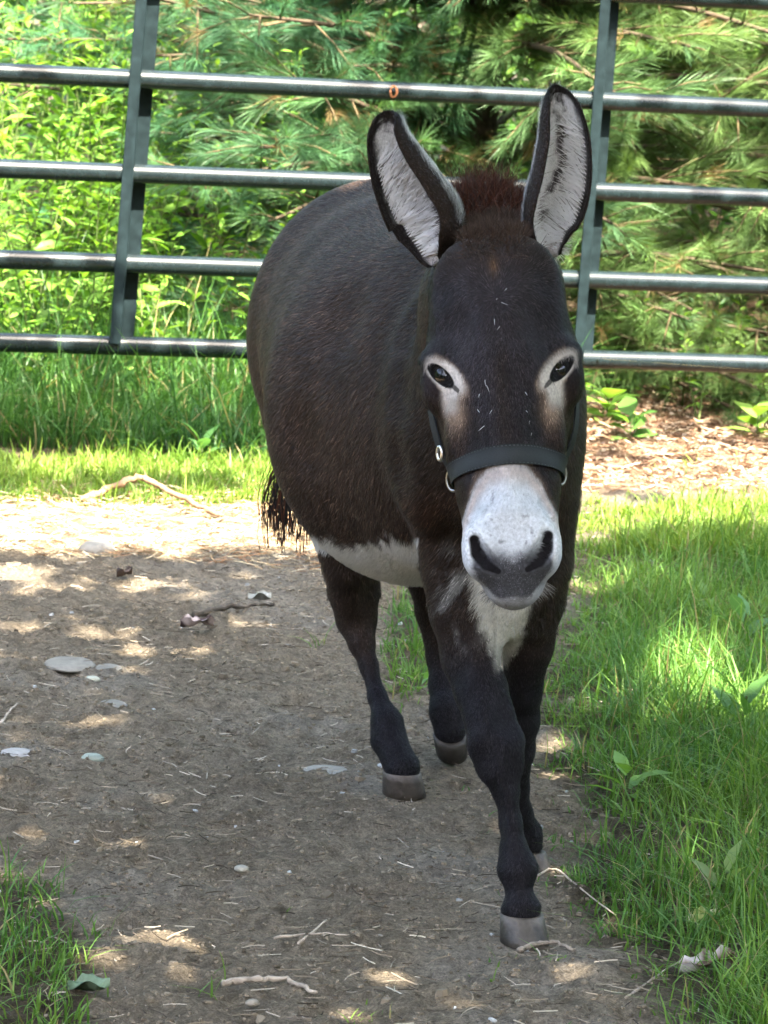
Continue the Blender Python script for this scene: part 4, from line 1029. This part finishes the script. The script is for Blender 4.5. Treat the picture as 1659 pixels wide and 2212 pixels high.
for x0 in (-900, 2500):
    a, b = railp(rails[0], x0), railp(rails[4], x0); tubeM([a + (b - a) * t for t in (0, .5, 1)], RR, 'end_tube')
    q = railp(rails[4], x0) + dgate * (.14 if x0 > 0 else -.14); po = MB(); V_, F_ = tube([np.array([q[0], q[1], z]) for z in (-.05, .7, 1.45)], .07, 16); po.add(V_, F_, np.array([.16, .12, .09])); o = po.build('gate_post', M_bark, None, True)
    tag(o, 'round wooden post holding the hinge end of the gate' if x0 < 0 else 'round wooden post at the latch end of the gate', 'post')
# rusty hole in the second rail
c = gp(845, 197) + nrm_g * .0235; ringm_c = (.42, .17, .08)
th = np.linspace(0, 2 * math.pi, 25); up_ = np.array([0, 0, 1.]); P_ = c + np.cos(th)[:, None] * up_ * .0135 + np.sin(th)[:, None] * dgate * .0085 - nrm_g * (.004 * np.cos(th) ** 2)[:, None]
mb = MB(); V_, F_ = tube(P_, .0032, 8); mb.add(V_, F_, ringm_c); tag(mb.build('rust_ring', vmat('rust', .9, .2, 400, .6, 1.3), gate, True), 'rusty rim of a bolt hole')
P_, F_ = sphere(c - nrm_g * .003, (.0062, .0042, .0115), dgate, up_, 16, 10); build('bolt_hole_dark', P_, F_, M_litter, gate, np.full((len(P_), 3), .006), True)  # near-black solid painted as the unlit inside of the hole

# ------------------------------------------------------------------ leaves and plants
def leafgeo(P, D, Nn, L, W, col, fold=.25, droop=.25):
    """lanceolate leaves: 8 triangles each"""
    n = len(P); D = norm(D); Nn = norm(Nn - (Nn * D).sum(1, keepdims=True) * D); Sd = np.cross(D, Nn)
    L = np.broadcast_to(L, (n,)); W = np.broadcast_to(W, (n,)); V = []
    for t, w_ in ((0, .08), (.3, .9), (.62, .85), (1, .02)):
        c = P + D * (L * t)[:, None] - Nn * (droop * L * t * t)[:, None]
        for s in (-1, 0, 1): V.append(c + Sd * (s * W * w_ / 2)[:, None] + Nn * (fold * abs(s) * W * w_ / 2)[:, None])
    V = np.stack(V, 1).reshape(-1, 3); b = (np.arange(n) * 12)[:, None]
    q = np.array([[3 * k + i, 3 * k + i + 1, 3 * k + i + 4, 3 * k + i + 3] for k in range(3) for i in (0, 1)])
    F = (b[:, :, None] + q[None]).reshape(-1, 4); return V, F, np.repeat(col, 12, 0)
def leafcol(n, a, b, v=.25):
    t = rng.random((n, 1)); return (np.array(a) * (1 - t) + np.array(b) * t) * rng.uniform(1 - v, 1 + v, (n, 1))
def rdir(n): return norm(rng.normal(0, 1, (n, 3)))
def weed(base, H, nl, L, W, ca, cb, stem_mb, leaf_mb, lean=.12, branchy=0):
    az = rng.uniform(0, 6.28); top = base + np.array([math.cos(az) * lean * H, math.sin(az) * lean * H, H]); mid = (base + top) / 2 + rng.normal(0, .03 * H, 3)
    P = cr([base, mid, top], 6); V_, F_ = tube(P, np.linspace(.0035, .001, len(P)), 5); stem_mb.add(V_, F_, np.array([.09, .12, .04]))
    t = np.linspace(.12, 1, nl); c = np.stack([np.interp(t, np.linspace(0, 1, len(P)), P[:, i]) for i in range(3)], -1)
    a = np.arange(nl) * 2.4 + az + rng.normal(0, .4, nl); up = rng.normal(.25, .3, nl) + .5 * t
    D = np.stack([np.cos(a), np.sin(a), up], -1); Nn = np.array([0, 0, 1.]) + rng.normal(0, .35, (nl, 3)); s = (1 - .45 * t) * rng.uniform(.4, 1.35, nl)
    leaf_mb.add(*leafgeo(c, D, Nn, L * s, W * s, leafcol(nl, ca, cb), .25, .3))
LG1, LG2 = (.11, .25, .03), (.20, .36, .055)
DG1, DG2 = (.035, .105, .025), (.07, .17, .035)
bspec = [(20, 9.4, 1.05, 'tall'), (95, 9.0, .72, 'tall'), (160, 9.7, 1.25, 'tall'), (225, 9.1, .62, 'broad'), (60, 9.9, 1.3, 'broad'), (330, 9.5, .9, 'tall'), (395, 9.2, .60, 'tall'), (445, 9.9, 1.1, 'tall'),
         (120, 8.8, .42, 'small'), (30, 8.75, .5, 'small'), (350, 8.9, .4, 'small'), (265, 10.2, 1.35, 'broad')]
blab = ['leafy green bush behind the gate at its leftmost visible end', 'lower sunlit bush between the leftmost bushes and the gate upright', 'tall dense leafy bush rising above the top gate rail, left of the upright',
        'broad-leaved weed directly left of the nearer gate upright', 'tall broad-leaved bush at the back, behind the leftmost bush', 'mid-height leafy bush just right of the nearer gate upright',
        'short bush at the foot of the pine boughs, right of the upright', 'tall leafy bush standing against the pine on its left flank',
        'small low weed with pale leaves under the bottom rail', 'small bright weed under the rails at the edge of the view', 'small weed below the bottom rail, right of the gate upright', 'tall broad-leaved bush rising directly behind the nearer gate upright']
for (bx, bY, bh, kd), lb in zip(bspec, blab):
    b0 = pt(bx, 800, bY); b0[2] = 0; o = empty('leafy_bush', lb, 'bush', 'leafy bushes behind the gate'); smb, lmb = MB(), MB()
    ns = 16 if kd != 'small' else 7; rad = .20 if kd != 'small' else .10
    for k in range(ns):
        bb = b0 + np.array([rng.normal(0, rad), rng.normal(0, rad), 0]); h = bh * rng.uniform(.55, 1.05)
        smb = MB()
        if kd == 'broad': weed(bb, h, int(h * 26), .12, .045, LG1, LG2, smb, lmb)
        else: weed(bb, h, int(h * 56), .078, .024, LG1, LG2, smb, lmb, .45)
        smb.build('stem', M_bark, o)
    lmb.build('foliage', M_leaf, o)
# undergrowth mass behind
ug, us = MB(), MB()
for k in range(420):
    X_, Y_ = rng.uniform(-5, 5.5), rng.uniform(9.8, 14)
    if Y_ < 10.6 and -.2 < X_ < 1.0: continue
    weed(np.array([X_, Y_, 0]), rng.uniform(.7, 1.9), int(rng.uniform(28, 60)), rng.uniform(.06, .13), rng.uniform(.02, .05), DG1, LG1, us, ug, .2)
for k in range(70):
    X_, Y_ = rng.uniform(.45, 2.2), rng.uniform(9.15, 9.9); weed(np.array([X_, Y_, 0]), rng.uniform(.15, .42), 16, .06, .022, DG1, LG2, us, ug, .3)
for k in range(60):
    X_, Y_ = rng.uniform(-6, -1.4), rng.uniform(8.8, 10.5); weed(np.array([X_, Y_, 0]), rng.uniform(.5, 1.2), 40, .07, .024, DG1, LG2, us, ug, .2)
tag(ug.build('undergrowth', M_leaf), kind='stuff'); tag(us.build('undergrowth_stems', M_bark), kind='stuff')
# trees behind
def broadleaf(x, Y_, H, rad, label, nl=9000, ca=DG1, cb=DG2, z0=.3, L=.10):
    o = empty('broadleaf_tree', label, 'tree', 'trees behind the gate'); t, c = MB(), MB(); b = np.array([x, Y_, 0.])
    P = cr([b, b + [.05, .05, H * .4], b + [-.06, 0, H * .92]], 6); V_, F_ = tube(P, np.linspace(.09, .02, len(P)), 10); t.add(V_, F_, np.array([.12, .095, .07]))
    cs = []
    for k in range(26):
        z = rng.uniform(z0, H); r = rad * (1 - .5 * z / H) * rng.uniform(.35, 1); a = rng.uniform(0, 6.28); e = b + np.array([math.cos(a) * r, math.sin(a) * r, z]); cs.append(e)
        s = b + np.array([0, 0, max(.2, z - .3 * r)]); V_, F_ = tube(cr([s, (s + e) / 2 + [0, 0, .08], e], 4), np.linspace(.02, .005, 9), 6); t.add(V_, F_, np.array([.11, .085, .06]))
    cs = np.array(cs); k = rng.integers(0, len(cs), nl); P = cs[k] + rng.normal(0, 1, (nl, 3)) * np.array([.3, .3, .22]) * rad / 1.3
    P[:, 2] = np.abs(P[:, 2]) + .05; D = rdir(nl) + [0, 0, -.2]; c.add(*leafgeo(P, D, rdir(nl) * .7 + [0, 0, 1.], L * rng.uniform(.6, 1.2, nl), L * .5 * rng.uniform(.6, 1.1, nl), leafcol(nl, ca, cb)))
    t.build('trunk', M_bark, o, True); c.build('crown', M_leaf, o)
broadleaf(-2.6, 13.2, 4.2, 1.5, 'leafy tree with light green crown deep behind the gate on the left', ca=DG1, cb=LG2)
broadleaf(-.9, 14.2, 5.0, 1.6, 'dark green leafy tree in the gap between left bushes and pine')
broadleaf(1.9, 13.2, 4.6, 1.5, 'leafy tree seen through the right side of the pine boughs', ca=DG1, cb=LG2)
broadleaf(3.6, 12.2, 4.4, 1.5, 'dark leafy tree beyond the far end of the gate')
broadleaf(-4.6, 11.8, 4.4, 1.6, 'broad leafy tree beyond the hinge end of the gate')
broadleaf(.6, 15.2, 5.5, 1.9, 'tall dark leafy tree hidden mostly behind the pine')
wd = MB()
nl = 90000; P = np.stack([rng.uniform(-16, 16, nl), rng.uniform(16, 21, nl), rng.random(nl) ** .8 * 7], -1)
wd.add(*leafgeo(P, rdir(nl), rdir(nl), rng.uniform(.10, .22, nl), .11, leafcol(nl, (.025, .07, .018), (.06, .14, .03))))
tag(wd.build('distant_woods', M_leaf), kind='stuff')
wd = MB(); nl = 60000; a = rng.uniform(-math.pi, math.pi, nl); r = rng.uniform(10, 13, nl); P = np.stack([r * np.sin(a), 2 + r * np.cos(a), rng.random(nl) ** .9 * 5.5], -1); P = P[(P[:, 1] < 7) | (np.abs(P[:, 0]) > 8)]; nl = len(P)
wd.add(*leafgeo(P, rdir(nl), rdir(nl), rng.uniform(.18, .38, nl), .22, leafcol(nl, (.025, .07, .018), (.06, .14, .03))))
tag(wd.build('surrounding_woods', M_leaf), kind='stuff')

# ------------------------------------------------------------------ pine
def tufts(P, D, n_per, L, col, wid=.0016, spread=.55):
    n = len(P); m_ = n * n_per; P = np.repeat(P, n_per, 0); D = np.repeat(norm(D), n_per, 0); t = rng.random((m_, 1))
    P = P - D * t * .05; d = norm(D + rdir(m_) * spread); l = L * rng.uniform(.7, 1.1, (m_, 1)); g = np.array([0, 0, -.16])
    Q = np.stack([P, P + d * l * .5, P + d * l + g * l * .5], 1); sd = norm(np.cross(d, rdir(m_))); c = np.repeat(col, n_per, 0) * rng.uniform(.7, 1.35, (m_, 1))
    return ribbons(Q, wid * np.array([[.9, 1, .35]]) * np.ones((m_, 1)), sd, c)
def pine(base, H, spec, label, trunk_r=.085):
    o = empty('pine_tree', label, 'tree', None); tb, nb2 = MB(), MB(); b = np.array(base, float)
    P = cr([b, b + [.02, .03, H * .3], b + [-.03, .0, H * .7], b + [0, 0, H]], 6); V_, F_ = tube(P, np.linspace(trunk_r, .012, len(P)), 12); tb.add(V_, F_, np.array([.09, .065, .05]))
    tp, td, tc = [], [], []; brs = MB()
    for (z, az, ln, tilt, side, dead) in spec:
        d0 = np.array([math.cos(az), math.sin(az), tilt]); s = b + [0, 0, z]; e = s + d0 * ln; mid = s + d0 * ln * .5 + [0, 0, .05 * ln]
        br = cr([s, mid, e], 8); V_, F_ = tube(br, np.linspace(.016, .004, len(br)), 6); brs.add(V_, F_, np.array([.08, .06, .04]) if not dead else np.array([.13, .09, .06]))
        nsub = int(ln * 17); 
        for k in range(nsub):
            t = rng.uniform(.12 if not dead else .2, 1); i = t * (len(br) - 1); p = br[int(i)] + (br[min(int(i) + 1, len(br) - 1)] - br[int(i)]) * (i % 1)
            ax = norm(br[-1] - br[0]); a = rng.choice([-1, 1]) * rng.uniform(.5, 1.1); h = np.array([ax[0] * math.cos(a) - ax[1] * math.sin(a), ax[0] * math.sin(a) + ax[1] * math.cos(a), rng.normal(-.02, .3)])
            l = rng.uniform(.12, .34) * (1.15 - .5 * t); q = p + h * l; V_, F_ = tube(np.array([p, (p + q) / 2 + [0, 0, .01], q]), [.004, .003, .002], 4); brs.add(V_, F_, np.array([.10, .075, .04]))
            if dead and rng.random() < .75: continue
            for m_ in range(max(2, int(l / .055))):
                f = 1 - m_ * .055 / l
                if f < .15: break
                tp.append(p + (q - p) * f); td.append(norm(q - p) + [0, 0, .15]); u = rng.random()
                tc.append((np.array([.055, .15, .075]) * (1 - side) + np.array([.115, .19, .055]) * side) * (.7 + .7 * u) if rng.random() > .045 * (1 + 2 * dead) else np.array([.20, .14, .06]))  # shaded blue-green to sunlit olive, light put into the needle colour by side
        tp.append(br[-1]); td.append(d0); tc.append(np.array([.07, .15, .07]))
    tp, td, tc = np.array(tp), np.array(td), np.array(tc)
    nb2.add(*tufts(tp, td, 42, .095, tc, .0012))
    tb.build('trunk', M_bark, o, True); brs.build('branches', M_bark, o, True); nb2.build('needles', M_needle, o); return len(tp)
b0 = pt(985, 700, 10.3); b0[2] = 0; spec = []
for z in np.arange(.10, 4.0, .145):
    vis_ = z < 1.75; nn = 14 if vis_ else 5
    for k in range(nn):
        az = rng.uniform(0, 2 * math.pi) if rng.random() < .3 or not vis_ else rng.uniform(-math.pi * 1.02, .02)
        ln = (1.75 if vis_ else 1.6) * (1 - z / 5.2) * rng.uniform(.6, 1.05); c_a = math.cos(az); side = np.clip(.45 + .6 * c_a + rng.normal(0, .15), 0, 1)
        if z < .45: ln *= .85
        if c_a > .5: ln *= 1.15
        spec.append((z, az, ln, rng.normal(.02, .12) + (.08 if z > .5 else .02), side, (abs(c_a) < .35 and .35 < z < 1.3 and rng.random() < .45)))
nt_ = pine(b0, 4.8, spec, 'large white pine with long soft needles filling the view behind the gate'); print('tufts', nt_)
# a second pine whose boughs reach in on the right
b1 = pt(2050, 700, 10.6); b1[2] = 0; spec = []
for z in np.arange(.15, 3.2, .2):
    for k in range(6):
        az = rng.uniform(math.pi * .6, math.pi * 1.7); spec.append((z, az, 1.45 * (1 - z / 4.4) * rng.uniform(.6, 1.1), rng.normal(.05, .12), np.clip(rng.normal(.8, .2), 0, 1), False))
pine(b1, 3.8, spec, 'smaller pine whose sunny boughs reach in from the far end of the gate', .06)
# little plants ------------------------------------------------------------
def rosette(px, py, n, L, W, label, ca, cb, up=.6, name='weed_plant', cat='weed', grp='broad-leaved weeds in the grass', Yf=None):
    g = gnd(px, py) if Yf is None else pt(px, py, Yf); 
    if Yf is not None: g[2] = 0
    o = MB(); a = np.arange(n) * 2.4 + rng.uniform(0, 6); t = np.linspace(0, 1, n); D = np.stack([np.cos(a), np.sin(a), up * (.5 + t)], -1)
    P = g + np.stack([np.cos(a), np.sin(a), 0 * a], -1) * .008 + np.array([0, 0, 1.]) * (t * L * .8)[:, None]
    o.add(*leafgeo(P, D, np.array([0, 0, 1.]) + rng.normal(0, .2, (n, 3)), L * rng.uniform(.75, 1.1, n), W * rng.uniform(.8, 1.1, n), leafcol(n, ca, cb), .2, .35)); V_, F_ = tube(np.array([g, g + [0, 0, L * .5], g + [0.004, 0, L * .9]]), .0022, 5); 
    e = empty(name, label, cat, grp); o.build('leaves', M_leaf, e, True); sm = MB(); sm.add(V_, F_, np.array([.1, .14, .05])); sm.build('stem', M_leaf, e)
rosette(1602, 1400, 7, .075, .034, 'broad blue-green dock plant in shaded grass at the far right', (.07, .17, .06), (.12, .24, .09), 1.2)
rosette(1600, 1600, 7, .085, .038, 'upright broad-leaved plant right of the bright sunlit grass tuft', (.07, .17, .04), (.10, .22, .05), 1.3)
rosette(1352, 1735, 8, .06, .026, 'low dandelion-like weed beside the knee of the front leg', (.10, .22, .04), (.16, .30, .06), .7)
rosette(1520, 1330, 6, .05, .022, 'small weed above the blue-green dock in mown grass', (.08, .18, .04), (.13, .25, .06), .9)
rosette(1560, 1960, 6, .055, .02, 'pale yellow-green seedling in the bottom right grass', (.22, .32, .12), (.30, .38, .15), 1.2)
rosette(905, 1500, 6, .035, .022, 'tiny clover-like weed behind the raised hoof', (.09, .2, .05), (.16, .28, .08), .8)
rosette(435, 1000, 7, .07, .035, 'round-leaved weed in the dark grass between gate and donkey', (.06, .16, .05), (.1, .22, .07), 1.2)
rosette(1310, 905, 9, .09, .075, 'round-leaved sunlit plant at the foot of the pine, right of the donkey eye', (.14, .28, .04), (.22, .36, .07), .6, Yf=9.1)
rosette(1360, 960, 8, .08, .06, 'dark round-leaved plant on the edge of the wood chips', (.08, .2, .04), (.12, .26, .05), .7, Yf=8.8)
rosette(1640, 880, 9, .09, .05, 'leafy seedling under the sunny pine boughs beside the wood chips', (.12, .24, .04), (.18, .3, .06), .7, Yf=9.0)

# ------------------------------------------------------------------ the unseen shade tree, its leaves placed to cast the wanted shade and flecks
flecks = [(830, 1960, 110, 28), (960, 1935, 40, 14), (400, 1840, 60, 9), (300, 2047, 90, 24), (690, 1925, 42, 14), (440, 1648, 95, 10), (460, 1588, 50, 5), (330, 1262, 150, 6), (70, 1264, 70, 12), (120, 1362, 110, 4), (360, 1400, 130, 4), (40, 1230, 60, 6),
          (980, 1718, 90, 13), (835, 1622, 62, 16), (700, 1462, 70, 9), (1240, 1990, 60, 16), (1215, 1590, 50, 15), (1430, 1510, 150, 55), (1500, 1450, 90, 30), (1250, 1120, 60, 40), (1250, 2110, 120, 24), (1560, 1830, 60, 14), (40, 1590, 70, 8), (1590, 2120, 60, 14), (760, 2205, 50, 8), (1300, 1270, 60, 10), (1640, 1560, 60, 40)]
def lit(G):
    x, y = proj(G); n = fbm(G[:, 0] * 4, G[:, 1] * 2.2, 21, 3)
    L_ = np.zeros(len(G), bool)
    for cx, cy, rx, ry in flecks:
        m_ = 6; L_ |= np.hypot((x - cx) / (rx + 32), (y - cy) / (ry + 16)) + (n - .5) * .5 < 1
    L_ |= (y > 1068) & (y < 1190 + .02 * x + (n - .5) * 30) & (x < 1000)
    L_ |= (y > 975) & (y < 1172 - .01 * (x - 1250) + (n - .5) * 20) & (x > 1150) & ((n > .44) | (y > 1080))
    L_ |= (y <= 1068) & (n > .47) & (x < 1150) & (y > 985)
    return L_
PROT = [(pt(815, 700, 4.85), .27), (pt(885, 770, 4.68), .29), (pt(930, 860, 4.5), .30), (pt(1040, 860, 4.25), .27), (pt(1075, 620, 3.95), .15), (pt(1090, 850, 3.8), .13), (pt(1100, 1100, 3.75), .10), (pt(870, 400, 3.95), .14), (pt(1200, 360, 3.95), .14), (pt(1000, 1350, 4.2), .12), (pt(1080, 1650, 4.15), .10), (pt(1110, 1850, 4.1), .09)]
sp_ = .050; hs_ = 5.0
Xg, Yg = np.meshgrid(np.arange(-2.2, 3.4, sp_), np.arange(1.2, 8.2, sp_)); G = np.stack([Xg.ravel(), Yg.ravel(), 0 * Xg.ravel()], -1); G = np.concatenate([G, G]); G[:, :2] += rng.uniform(-.5, .5, (len(G), 2)) * sp_
G2 = np.stack([rng.uniform(-5, 6, 14000), rng.uniform(8.2, 17, 14000), np.zeros(14000)], -1); n2 = fbm(G2[:, 0] * 2.4, G2[:, 1] * 1.6, 33, 3); G2 = G2[(n2 > .515)]
G = np.concatenate([G, G2]); hgt = rng.uniform(3.1, 4.4, len(G)); LP = G + S * (hgt / S[2])[:, None]
kill = lit(G)
for c, r in PROT:
    q = LP - c; tt = (q * S).sum(1); dd = np.linalg.norm(q - tt[:, None] * S, axis=1); kill &= ~(dd < r)
# leaves dropped so that dappled sun reaches the gate rails
tg_ = (8.38 - LP[:, 1]) / -S[1]; PG = LP - S * tg_[:, None]
kill |= (PG[:, 2] > .15) & (PG[:, 2] < 1.3) & (np.abs(PG[:, 0]) < 3) & (fbm(PG[:, 0] * 5, PG[:, 2] * 4, 51, 2) > .46)
LP = [LP[~kill]]
for c, r in PROT:  # extra leaves added between sun and donkey to keep it shaded
    m_ = int(math.pi * r * r / .006 * 2.2); a, b = rng.uniform(0, 6.283, m_), r * np.sqrt(rng.random(m_)); e1 = norm(np.cross(S, [1, 0, 0])); e2 = np.cross(S, e1)
    LP.append(c + e1 * (b * np.cos(a))[:, None] + e2 * (b * np.sin(a))[:, None] + S * rng.uniform(3.2, 4.6, m_)[:, None])
LP = np.concatenate(LP)
q = LP - pt(785, 398, 4.9); tt = (q * S).sum(1); dd = np.linalg.norm(q - tt[:, None] * S, axis=1); LP = LP[dd > .085]; nl = len(LP); print('shade leaves', nl)
shade = empty('shade_tree', 'tall unseen broadleaf tree, its canopy shaped to shade the donkey and dirt', 'tree'); can, tr = MB(), MB()
can.add(*leafgeo(LP - 0, rdir(nl) * [1, 1, .4], S + rdir(nl) * .45, rng.uniform(.085, .125, nl), .085, leafcol(nl, DG1, LG1)))
tb0 = np.array([2.6, -.9, 0.]); V_, F_ = tube(cr([tb0, tb0 + [-.1, .2, 2], tb0 + [-.4, .8, 3.6], tb0 + [-.7, 1.8, 4.6]], 6), np.linspace(.22, .10, 19), 14); tr.add(V_, F_, np.array([.13, .10, .08]))
for k in range(26):
    e = LP[rng.integers(0, nl)]; s = tb0 + [-.7, 1.8, 4.6] if k % 2 else tb0 + [-.4, .8, 3.6]; V_, F_ = tube(cr([s, (s + e) / 2 + [0, 0, .25], e], 5), np.linspace(.04, .008, 11), 6); tr.add(V_, F_, np.array([.12, .09, .07]))
tr.build('trunk', M_bark, shade, True); can.build('crown', M_leaf, shade)
